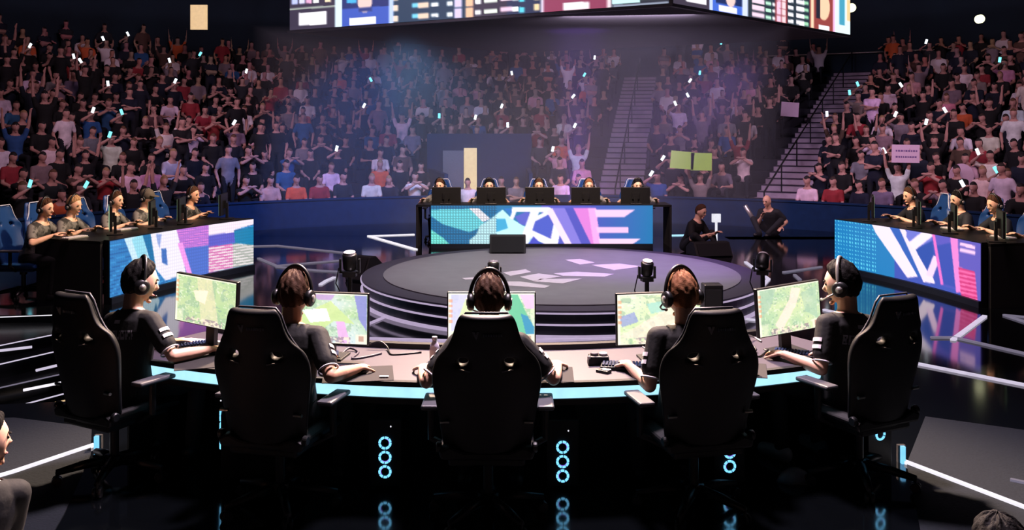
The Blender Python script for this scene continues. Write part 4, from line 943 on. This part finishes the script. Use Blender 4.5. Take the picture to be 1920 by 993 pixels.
# ------------------------------------------------------------------ the bowl of seats
R0, DR, Z0, DZ, NK, NT = 10.95, .85, -.10, .30, 15, 4
def bowl(a, R, z=0.0): t = math.radians(a); return V((BC.x + R * math.sin(t), BC.y + R * math.cos(t), z))
def bearc(mb, a0, a1, r0, r1, z0, z1, n=24, mi=0): mb.arc(BC, r0, r1, z0, z1, PI - math.radians(a1), PI - math.radians(a0), n, mi)
TUN = (-11.8, -.2); STAIRS = [(11.0, .60), (30.0, .62)]
b = MB()
for k in range(NK):
    for a0, a1 in ([(-78, TUN[0]), (TUN[1], 78)] if k < NT else [(-78, 78)]):
        bearc(b, a0, a1, R0 + k * DR - .42, R0 + k * DR + .435, Z0 + k * DZ - .6, Z0 + k * DZ, 40)
tag(b.build('grandstand', M['concrete']), kind='structure')
b = MB()
for a0, a1 in ((-80, TUN[0]), (TUN[1], 80)): bearc(b, a0, a1, 10.14, 10.24, -.68, .60, 40); bearc(b, a0, a1, 10.11, 10.27, .60, .635, 40)
tag(b.build('wall_front', M['navy']), kind='structure')
b = MB(); bearc(b, TUN[0] - .4, TUN[1] + .4, R0 + NT * DR - .82, R0 + NT * DR - .70, -.68, 2.12, 20); tag(b.build('wall_tunnel', M['navy']), kind='structure')
for a in TUN:
    b = MB(); bearc(b, a - .25, a + .25, 10.24, R0 + NT * DR - .43, -.68, 1.15, 2); tag(b.build('wall_side', M['navy']), kind='structure')
b = MB(); bearc(b, -80, 80, R0 + NK * DR - .4, R0 + NK * DR, -.68, 16, 48); tag(b.build('wall_back', M['back']), kind='structure')
b = MB(); b.box((.5, 14, 16.1), (64, 64, .2)); tag(b.build('ceiling', M['matte']), kind='structure')
p = at(882, 300, 25.34); b = MB(); b.box((p.x, p.y, .52), (.36, .04, 2.4)); tag(b.build('door', M['doorlight']), kind='structure').name = 'door_1'
p = at(850, 300, 25.22); b = MB(); b.box((p.x, p.y, .50), (.58, .05, 2.3)); o = b.build('door_leaf', M['greytrim']); o.name = 'door_2'; tag(o, kind='structure')
b = MB()
for a, hw in STAIRS:
    for k in range(NK * 2):
        R = R0 - .45 + k * DR / 2; z = Z0 - .15 + (k + 1) * DZ / 2; d = math.degrees(hw / (R + .2))
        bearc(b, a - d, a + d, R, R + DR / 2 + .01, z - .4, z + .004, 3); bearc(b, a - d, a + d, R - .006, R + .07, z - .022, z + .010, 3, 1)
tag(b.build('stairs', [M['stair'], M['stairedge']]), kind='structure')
for (a, hw), nm in zip(STAIRS, ('middle', 'right')):
    b = MB(); P = [bowl(a, R0 + k * DR, Z0 + k * DZ + .85) for k in range(NK)]; b.tube(P, .022, 6)
    for k in range(0, NK, 2): q = bowl(a, R0 + k * DR, 0); b.tube([(q.x, q.y, Z0 + k * DZ), (q.x, q.y, Z0 + k * DZ + .85)], .018, 6)
    tag(b.build('handrail', M['steel']), f'dark centre handrail up the {nm} stairs of the stand', 'handrail')
b = MB(); b.tube([bowl(a, R0 + NK * DR - .5, Z0 + NK * DZ + .55) for a in range(20, 60, 3)], .03, 6); tag(b.build('handrail', M['silver'], None, True), 'pale rail along the top of the stand at right', 'handrail')

# ------------------------------------------------------------------ spectators
PO = dict(sit=dict(hip=.50, lean=4, lh=(-.10, .30, .55), rh=(.12, .30, .55)), clap=dict(hip=.50, lean=6, lh=(-.04, .36, .98), rh=(.04, .36, .98), lh_pole=(-.9, 0, -.5), rh_pole=(.9, 0, -.5)),
          stand=dict(hip=.90, lean=2, legs='stand', lh=(-.24, .06, .82), rh=(.24, .06, .82)), cross=dict(hip=.90, lean=2, legs='stand', lh=(.10, .22, 1.16), rh=(-.10, .24, 1.12), lh_pole=(-.9, 0, -.6), rh_pole=(.9, 0, -.6)),
          cheer=dict(hip=.52, lean=0, lh=(-.28, .10, 1.46), rh=(.28, .10, 1.46), lh_pole=(-.9, .2, .1), rh_pole=(.9, .2, .1)), phone=dict(hip=.52, lean=3, lh=(-.10, .30, .58), rh=(.10, .34, 1.16), rh_pole=(.9, 0, -.4)),
          cheer_up=dict(hip=.90, lean=0, legs='stand', lh=(-.26, .08, 1.86), rh=(.26, .08, 1.86), lh_pole=(-.9, .2, .1), rh_pole=(.9, .2, .1)), lean=dict(hip=.50, lean=26, pitch=2, lh=(-.12, .46, .62), rh=(.12, .46, .62)))
PW = dict(sit='sitting', clap='clapping', stand='standing', cross='standing', cheer='cheering', phone='holding phone', cheer_up='cheering', lean='leaning forward')
def proto(pose, voxel):
    B, info = make_body(dict(pose), fine=False); me, reg = remesh(B, voxel, 2, info)
    Hi = info['head'].inverted(); mi = []
    for p, r in zip(me.polygons, reg):
        q = Hi @ p.center
        mi.append(3 if (r == 0 and abs(q.x) < .11 and -.14 < q.y < .14 and abs(q.z) < .16 and (q.z > .055 or (q.y < .0 and q.z > -.07))) else (2 if r == 3 else int(r)))
    me.materials.clear()
    for m in ('c_skin', 'c_shirt', 'c_legs', 'c_hair'): me.materials.append(M[m])
    me.polygons.foreach_set('material_index', mi)
    return me, info['arms']['rh'][2]
near_p = {k: proto(v, .019) for k, v in PO.items()}; far_p = {k: proto(v, .046) for k, v in PO.items()}
COLS = [('black', (12, 13, 17), 38), ('navy', (16, 24, 44), 20), ('dark grey', (36, 38, 46), 11), ('white', (240, 226, 236), 12), ('mauve grey', (138, 122, 134), 9), ('red', (158, 48, 58), 6), ('orange', (226, 108, 62), 3), ('blue', (42, 92, 150), 4), ('brown', (96, 70, 64), 5), ('pink', (226, 160, 178), 4)]
def pick():
    r = random.random() * sum(c[2] for c in COLS)
    for c in COLS:
        r -= c[2]
        if r < 0: return c
    return COLS[0]
seats = []
for k in range(NK):
    R = R0 + k * DR; step = math.degrees(.60 / R); a = -76 + random.random() * step
    while a < 76:
        aa = a + random.uniform(-.2, .2) * step; a += step
        if any(abs(aa - s) < math.degrees((h + .22) / R) for s, h in STAIRS): continue
        if k < NT and TUN[0] - 1.2 < aa < TUN[1] + 1.2: continue
        if random.random() < .07: continue
        pose = random.choices(['sit', 'clap', 'stand', 'cross', 'cheer', 'phone', 'cheer_up', 'lean'], [44, 14, 6, 3, 7, 9, 2, 15])[0]
        if k < 2 and pose in ('stand', 'cross', 'cheer_up') and random.random() < .6: pose = 'sit'
        p = bowl(aa, R + random.uniform(-.06, .06), Z0 + k * DZ); px, py = proj(p + V((0, 0, 1.2)))
        if not (-14 < px < 1936 and -12 < py < 470): continue
        seats.append(dict(k=k, a=aa, p=p, px=px, py=py, pose=pose, col=pick(), yaw=random.uniform(-14, 14), s=random.uniform(.95, 1.06), special=None))
def special(px, k, pose, cname, name=None):
    s = min((s for s in seats if s['k'] == k), key=lambda s: abs(s['px'] - px)); s['pose'] = pose; s['col'] = next(c for c in COLS if c[0] == cname); s['special'] = name; s['yaw'] = 0; s['s'] = 1.0; return s
S_green = special(1297, 0, 'cheer', 'mauve grey', 'green card'); S_white = special(1699, 1, 'cheer', 'white', 'pale card'); S_round = special(1800, 1, 'sit', 'black', None)
for px, k, po, cn in [(523, 0, 'sit', 'pink'), (672, 0, 'sit', 'white'), (558, 0, 'sit', 'orange'), (585, 0, 'sit', 'red'), (722, 1, 'sit', 'orange'), (430, 1, 'stand', 'mauve grey'), (18, 3, 'sit', 'white'), (85, 3, 'sit', 'white'), (90, 2, 'sit', 'mauve grey'), (45, 2, 'sit', 'red'),
                      (1085, 1, 'sit', 'pink'), (1090, 3, 'sit', 'orange'), (1232, 0, 'phone', 'blue'), (1490, 0, 'sit', 'white'), (1560, 0, 'sit', 'red'), (1655, 0, 'sit', 'mauve grey'), (1375, 2, 'clap', 'white'), (1420, 2, 'clap', 'white'), (1375, 1, 'sit', 'red'), (1455, 3, 'cheer', 'red'), (1870, 0, 'stand', 'white'), (1390, 1, 'lean', 'mauve grey')]:
    special(px, k, po, cn)
seats.sort(key=lambda s: s['p'].y)
ORD = ['front', 'second', 'third', 'fourth', 'fifth', 'sixth', 'seventh', 'eighth', 'ninth', 'tenth', '11th', '12th', '13th', '14th', '15th', '16th', '17th']
def nth(n): return f"{n}{'th' if 10 < n % 100 < 14 else {1: 'st', 2: 'nd', 3: 'rd'}.get(n % 10, 'th')}"
def section(s):
    a = s['a']
    if a < (TUN[0] + TUN[1]) / 2: return 'left of tunnel', -a
    if a < STAIRS[0][0]: return 'between tunnel and stairs', a
    if a < STAIRS[1][0]: return 'between the stairs', a
    return 'right of the stairs', a
grp = {}
for s in seats: s['sec'], s['key'] = section(s); grp.setdefault((s['k'], s['sec']), []).append(s)
for g in grp.values():
    for i, s in enumerate(sorted(g, key=lambda s: s['key'])): s['n'] = i + 1
FROM = {'left of tunnel': 'from right', 'between tunnel and stairs': 'from left', 'between the stairs': 'from left', 'right of the stairs': 'from left'}
near_s, far_s = seats[:298], seats[298:]
def phone_at(s, hand, mat=None):
    Mw = s['M']; q = Mw @ (hand + V((0, .05, .10))); b = MB(); b.box((0, 0, 0), (.072, .012, .145), rot('Y', random.uniform(-40, 40))); m = mat or random.choice(['phone', 'phone', 'phone', 'phone_c'])
    o = b.build('phone', M[m], bevel=.004); o.location = q; o.rotation_euler = (0, 0, s['rz'])
    tag(o, f"lit phone held up in the {ORD[s['k']]} row {s['sec']}, {nth(s['n'])} seat {FROM[s['sec']]}", 'phone', 'lit phones in the crowd')
for s in seats:
    d = BC - s['p']; s['rz'] = math.atan2(-d.x, d.y) + math.radians(s['yaw']); s['M'] = Matrix.Translation(s['p']) @ Matrix.Rotation(s['rz'], 4, 'Z') @ Matrix.Diagonal((s['s'], s['s'], s['s'], 1))
for s in near_s:
    me, hand = near_p[s['pose']]; o = bpy.data.objects.new('person', me); C.objects.link(o); o.matrix_world = s['M']
    c = [min(1, x * random.uniform(.8, 1.15)) for x in lin(s['col'][1])]; o.color = (*c, 1)
    tag(o, f"person in {s['col'][0]} top {PW[s['pose']]}, {ORD[s['k']]} row {s['sec']}, {nth(s['n'])} {FROM[s['sec']]}", 'person', 'spectators in the nearest rows')
    if s['pose'] == 'phone': phone_at(s, hand)
# the hundreds of spectators behind them: one body of people
vs, fc, cc, off = [], [], [], 0; idx = []; cnt = []
for s in far_s:
    me, hand = far_p[s['pose']]; n = len(me.vertices); co = np.zeros(n * 3, np.float32); me.vertices.foreach_get('co', co); co = co.reshape(-1, 3)
    Mx = np.array(s['M']); vs.append(co @ Mx[:3, :3].T + Mx[:3, 3]); nf = len(me.polygons)
    mi = np.zeros(nf, np.int32); me.polygons.foreach_get('material_index', mi); li = np.zeros(len(me.loops), np.int32); me.loops.foreach_get('vertex_index', li)
    lt = np.zeros(nf, np.int32); me.polygons.foreach_get('loop_total', lt); idx.append(li + off); cnt.append(lt); off += n
    pal = np.array([[x * random.uniform(.75, 1.1) for x in lin((196, 146, 136))], lin(s['col'][1]), lin((20, 24, 34)), lin((24, 18, 18))]); cc.append(np.repeat(pal[mi], lt, axis=0))
    if s['pose'] == 'phone' and random.random() < .55: phone_at(s, hand)
idx = np.concatenate(idx); cnt = np.concatenate(cnt); vs = np.concatenate(vs); cc = np.concatenate(cc)
me = bpy.data.meshes.new('crowd'); me.vertices.add(len(vs)); me.vertices.foreach_set('co', vs.astype(np.float32).ravel()); me.loops.add(len(idx)); me.loops.foreach_set('vertex_index', idx.astype(np.int32))
me.polygons.add(len(cnt)); me.polygons.foreach_set('loop_start', np.r_[0, np.cumsum(cnt)[:-1]].astype(np.int32)); me.update(calc_edges=True); me.validate()
a = me.color_attributes.new('Col', 'FLOAT_COLOR', 'CORNER'); a.data.foreach_set('color', np.c_[cc, np.ones(len(cc))].astype(np.float32).ravel()); me.materials.append(M['crowd'])
me.polygons.foreach_set('use_smooth', np.ones(len(me.polygons), bool))
o = bpy.data.objects.new('crowd', me); C.objects.link(o); tag(o, 'rows of spectators filling the stand behind the nearest rows', 'crowd', kind='stuff')
# people in the tunnel mouth
for px, d, cn, pose in ((877, 23.4, 'white', 'stand'), (940, 24.2, 'dark grey', 'stand'), (968, 24.0, 'mauve grey', 'cross')):
    me, hand = near_p[pose]; p = at(px, 300, d); o = bpy.data.objects.new('person', me); C.objects.link(o); o.location = (p.x, p.y, -.68); o.rotation_euler = (0, 0, PI); o.color = (*lin(next(c[1] for c in COLS if c[0] == cn)), 1)
    tag(o, f'person in {cn} top standing in the tunnel mouth below the lit doorway' if cn == 'white' else f'person in {cn} top standing in the tunnel right of the doorway', 'person', 'people in the tunnel')
# cards held up
def card(px, py, d, w, h, roll, label, mat, fold=0, ink=True):
    p = at(px, py, d); r = empty('sign', p, 0, label, 'sign', 'cards held up by spectators'); r.rotation_euler = (0, math.radians(roll), 0); b = MB(); b.box((0, 0, 0), (w, .012, h)); b.build('board', M[mat], r)
    if ink:
        b = MB(); rr = random.Random(int(px))
        for j in range(2):
            x = -w * .36
            while x < w * .36: q = rr.uniform(.02, .05); b.box((x + q / 2, -.008, h * (.16 - .34 * j)), (q, .003, h * .09)); x += q + .018
        b.build('writing', M['ink'], r)
    return r
dg = S_green['p'].y - .38
card(1279, 300, dg, .56, .42, 5, 'yellow green card, left one of the folded pair held up in the stand', 'green', ink=False); card(1315, 303, dg, .50, .42, 1, 'green card, right one of the folded pair held up in the stand', 'green', ink=False)
card(1698, 288, S_white['p'].y - .32, .62, .40, 1, 'pale pink card with two lines of writing held up by a person in white', 'pinkcard')
card(1481, 205, 26.5, .52, .42, 4, 'white card held up high in the stand above the green pair', 'pinkcard', ink=False)
p = S_round['M'] @ V((0, -.16, 1.02)); r = empty('sign', p, 0, 'large round pale board behind a person at right of the stand', 'sign', 'cards held up by spectators'); b = MB(); b.cyl((0, 0, 0), .27, .015, (0, 1, 0), 32); b.build('board', M['pinkcard'], r)
for px, py, d, nm in ((1598, 14, 27.0, 'right of the scoreboard'), (1840, 35, 27.5, 'at the right edge')):
    p = at(px, py, d); b = MB(); b.cyl(p, .10, .10, (0, 1, 0), 16, bev=.02); b.cyl(p + V((0, .10, .0)), .13, .14, (0, 1, 0), 16); tag(b.build('spotlight', M['lampspot']), f'small round pale lamp on the back wall {nm}', 'lamp', 'lamps on the back wall')
p = at(372, 32, 27.2); b = MB(); b.box(p, (.40, .06, .62)); b.box(p + V((0, .05, 0)), (.5, .06, .74)); tag(b.build('window', M['warm']), kind='structure').name = 'window_1'

# ------------------------------------------------------------------ hanging scoreboard
ZJ = 4.393; K_, L2, R2 = V((2.82, 16.0, ZJ)), V((-5.03, 20.37, ZJ)), V((7.96, 21.3, ZJ)); FC = L2 + R2 - K_
sb = empty('scoreboard', (K_ + FC) / 2, 0, 'large hanging scoreboard with bright team and score panels', 'scoreboard'); cen = (K_ + FC) / 2
HJ = 2.7
def inset(p, d, z): return cen.lerp(p, d) - cen + V((0, 0, z))
b = MB(); b.loft([[inset(p, .985, z) for p in (K_, R2, FC, L2)] for z in (0, HJ + .1)]); b.build('housing', M['matte'], sb)
for p, q, nm in ((L2, K_, 0), (K_, R2, 1)):
    b = MB(); b.loft([[inset(p, .985, 0), inset(q, .985, 0), inset(q, 1.004, 0), inset(p, 1.004, 0)], [inset(p, .985, .05), inset(q, .985, .05), inset(q, 1.004, .05), inset(p, 1.004, .05)]]); b.build('frame', M['steel'], sb)
for p, q in ((K_, 0), (R2, 0), (FC, 0), (L2, 0)):
    b = MB(); s = inset(p, .8, HJ + .1); b.tube([s, V((s.x, s.y, 16 - ZJ))], .03, 6); b.build('cable', M['steel'], sb)
def art_jl(x, y, u, v):
    yy = y + (x - 540) * 50 / 718.; c = np.tile([[20., 36., 58.]], (len(x), 1)); W = (250, 250, 255)
    def R(x0, x1, y0, y1, col): c[(x >= x0) & (x < x1) & (yy >= y0) & (yy < y1)] = col
    R(540, 630, -99, 62, (50, 46, 66))
    for xx, col in ((552, (190, 200, 255)), (566, (220, 220, 255)), (578, (230, 170, 210)), (592, W), (614, (250, 226, 190))):
        R(xx - 5, xx + 6, -99, 9, col)
    R(540, 628, 16, 19, (170, 180, 170)); R(560, 612, 26, 50, (252, 250, 255))
    R(628, 738, -99, 62, (56, 90, 190)); R(628, 641, -99, 70, (220, 244, 255)); R(729, 738, -99, 62, (190, 210, 255)); R(641, 729, -99, 24, (24, 46, 110)); R(650, 668, -99, 14, (70, 180, 236)); R(704, 722, -99, 10, (150, 210, 250))
    c[((x - 684) / 14) ** 2 + ((yy - 8) / 26) ** 2 < 1] = (244, 206, 200); R(672, 697, 24, 32, (40, 60, 130)); R(655, 705, 42, 56, W)
    R(738, 1016, -99, 62, (24, 58, 84)); R(880, 950, -99, 62, (52, 48, 66)); R(950, 1016, -99, 62, (34, 50, 82))
    for j in range(6):
        o = 44 - j * 20
        R(738, 746, o, o + 11, (250, 220, 200)); R(772, 784, o - 2, o + 7, (120, 214, 250)); R(784, 804, o - 2, o + 8, (250, 214, 190)); R(808, 822, o, o + 7, W); R(838, 848, o, o + 8, W); R(852, 866, o - 6, o + 12, (222, 206, 244)); R(873, 887, o - 6, o + 12, (250, 196, 160)); R(891, 902, o, o + 8, W); R(908, 932, o, o + 7, (240, 250, 236))
        R(938, 960, o - 3, o + 6, (248, 206, 232)); R(960, 972, o - 2, o + 7, W); R(973, 983, o, o + 10, (90, 214, 236)); R(1001, 1012, o - 4, o + 8, (252, 220, 170))
    R(1014, 1020, -99, 62, (230, 214, 236)); R(1020, 1140, -99, 62, (146, 62, 92)); R(1020, 1140, -99, 26, (200, 70, 130)); R(1056, 1104, 42, 56, W); R(1138, 1146, -99, 62, (240, 216, 224)); R(1146, 1262, -99, 62, (22, 34, 50)); R(1148, 1232, -99, 50, (206, 252, 252)); R(1200, 1252, 44, 50, (40, 50, 60)); R(1150, 1255, 52, 58, (140, 150, 170))
    return c
def art_jr(x, y, u, v):
    yy = y - (x - 1262) * 60 / 333.; c = np.tile([[60., 54., 70.]], (len(x), 1)); W = (252, 248, 255)
    def R(x0, x1, y0, y1, col): c[(x >= x0) & (x < x1) & (yy >= y0) & (yy < y1)] = col
    R(1286, 1324, -99, -2, W); R(1330, 1395, -99, 12, (66, 108, 214)); R(1330, 1336, -99, 12, (200, 214, 250)); R(1342, 1392, -99, -10, (14, 40, 90)); c[((x - 1370) / 9) ** 2 + ((yy + 22) / 16) ** 2 < 1] = (244, 206, 200); R(1348, 1382, -6, 5, W); R(1392, 1402, -99, 12, (214, 224, 252))
    R(1402, 1524, -99, 12, (34, 50, 62)); R(1453, 1476, -99, 12, (140, 62, 70))
    for j in range(7):
        o = -3 - j * 13
        R(1410, 1433, o - 2, o + 7, (250, 216, 236)); R(1436, 1446, o, o + 6, (190, 244, 214)); R(1448, 1453, o, o + 6, W); R(1456, 1464, o - 4, o + 8, (250, 200, 226)); R(1466, 1473, o - 4, o + 8, (250, 214, 220)); R(1478, 1488, o, o + 7, W); R(1493, 1508, o - 1, o + 7, (252, 246, 255)); R(1508, 1516, o, o + 6, (160, 220, 180))
    R(1518, 1566, -99, 12, (150, 66, 62)); R(1520, 1526, -99, 12, (250, 214, 180)); c[((x - 1545) / 11) ** 2 + ((y - 14) / 24) ** 2 < 1] = (250, 206, 170); R(1530, 1538, -60, -14, (30, 34, 50)); R(1535, 1555, -3, 7, W); R(1562, 1568, -99, 12, (250, 190, 230)); R(1566, 1600, -99, 12, (226, 246, 252)); R(1574, 1584, -70, -10, (70, 160, 190)); R(1588, 1596, -60, -20, (250, 206, 150))
    return c
for (p, q, art, nu) in ((L2, K_, art_jl, 300), (K_, R2, art_jr, 200)):
    picture('screen', lambda u, v, p=p, q=q: inset(p.lerp(q, .006 + u * .988), 1.0005, .06 + (1 - v) * (HJ - .06)), nu, 120, art, M['jumbo'], sb)

# ------------------------------------------------------------------ light
def spot(name, loc, tgt, watts, col, deg, blend=.5, rad=.15):
    l = bpy.data.lights.new(name, 'SPOT'); l.energy = watts; l.color = lin(col); l.spot_size = math.radians(deg); l.spot_blend = blend; l.shadow_soft_size = rad
    o = bpy.data.objects.new(name, l); C.objects.link(o); o.location = loc; o.rotation_euler = (V(tgt) - V(loc)).to_track_quat('-Z', 'Y').to_euler(); return o
def area(name, loc, tgt, watts, col, sx, sy):
    l = bpy.data.lights.new(name, 'AREA'); l.shape = 'RECTANGLE'; l.size = sx; l.size_y = sy; l.energy = watts; l.color = lin(col)
    o = bpy.data.objects.new(name, l); C.objects.link(o); o.location = loc; o.rotation_euler = (V(tgt) - V(loc)).to_track_quat('-Z', 'Y').to_euler(); return o
spot('key near', (0.0, 10.6, 6.4), (-.1, 5.7, .9), 11500, (255, 218, 190), 58, .5, .25)
spot('rim near', (0.4, 7.2, 7.2), (0, 5.0, 1.0), 6500, (240, 214, 232), 84, .6, .5)
spot('key left', (.2, 12.3, 6.6), (-6.0, 13.0, 1.0), 3600, (255, 222, 184), 36, .5, .2)
spot('key right', (1.2, 12.3, 6.6), (7.2, 12.8, 1.0), 3600, (255, 222, 184), 36, .5, .2)
spot('key far', (.65, 12.0, 6.4), (.55, 18.0, 1.0), 3400, (255, 222, 184), 40, .5, .2)
spot('stage wash', (.65, 12.2, 8.5), (.65, 12.2, 0), 3800, (206, 212, 210), 42, .7, .3)
spot('stage purple', (3.4, 13.4, 7.0), (1.9, 12.9, 0), 2200, (170, 90, 255), 34, .9, .3)
area('crowd left', (-2, 9.5, 9.5), (-9, 22, 1.5), 480, (255, 206, 224), 3, 2)
area('crowd right', (3, 9.5, 9.5), (10, 22, 1.5), 560, (255, 206, 224), 3, 2)
spot('crowd mid from left', (-15, 11, 9), (4, 30, 3.5), 3000, (240, 206, 236), 60, .6, .4)
spot('crowd mid from right', (16, 11, 9), (-2, 30, 3.5), 3000, (240, 206, 236), 60, .6, .4)
spot('blue wall wash', (-2.6, 17.6, 4.2), (-4.6, 21.0, -.2), 1300, (60, 135, 240), 74, .8, .2)
spot('tunnel wash', (-2.6, 17.2, 4.1), (-.9, 25.0, 1.2), 2400, (110, 160, 215), 44, .8, .2)
spot('purple beam', (1.35, 19.4, .12), (1.45, 20.0, 4.4), 2200, (150, 90, 255), 22, .9, .1)
area('crowd centre', (2.2, 17.2, 4.2), (3.4, 26.5, 2.2), 260, (226, 200, 240), 2.5, .4)
spot('violet wash', (5.6, 17.4, 3.9), (1.2, 23.0, .6), 1300, (180, 130, 255), 40, .9, .2)
# the haze that hangs over the far half of the hall
hz = bpy.data.materials.new('haze'); hz.use_nodes = True; N, L = hz.node_tree.nodes, hz.node_tree.links; N.remove(N['Principled BSDF']); vs_ = N.new('ShaderNodeVolumeScatter'); vs_.inputs['Density'].default_value = .045; vs_.inputs['Color'].default_value = (.9, .92, 1, 1); vs_.inputs['Anisotropy'].default_value = .1
L.new(vs_.outputs[0], N['Material Output'].inputs['Volume'])
b = MB(); b.box((.2, 21.6, 2.2), (11, 6.2, 4.3)); o = b.build('haze', hz); tag(o, 'thin blue and violet stage haze over the tunnel and the middle stairs', 'haze', kind='stuff')
w = bpy.data.worlds.new('World'); SC.world = w; w.use_nodes = True; w.node_tree.nodes['Background'].inputs[0].default_value = (*lin((30, 70, 100)), 1); w.node_tree.nodes['Background'].inputs[1].default_value = .025

cam = bpy.data.cameras.new('camera'); co = bpy.data.objects.new('camera', cam); C.objects.link(co); SC.camera = co
cam.sensor_width = 36; cam.lens = F / 1920 * 36; cam.shift_y = -(993 / 2 - HY) / 1920; co.location = (0, 0, CZ); co.rotation_euler = (PI / 2, 0, 0); cam.clip_start = .1; cam.clip_end = 200
SC.view_settings.view_transform = 'Standard'; SC.view_settings.look = 'None'; SC.view_settings.gamma = 1; SC.view_settings.exposure = 0; SC.view_settings.use_curve_mapping = False
cy = SC.cycles; cy.max_bounces = 5; cy.diffuse_bounces = 2; cy.glossy_bounces = 3; cy.transmission_bounces = 3; cy.volume_bounces = 0; cy.sample_clamp_indirect = 4; cy.caustics_reflective = False; cy.caustics_refractive = False
cy.use_denoising = True
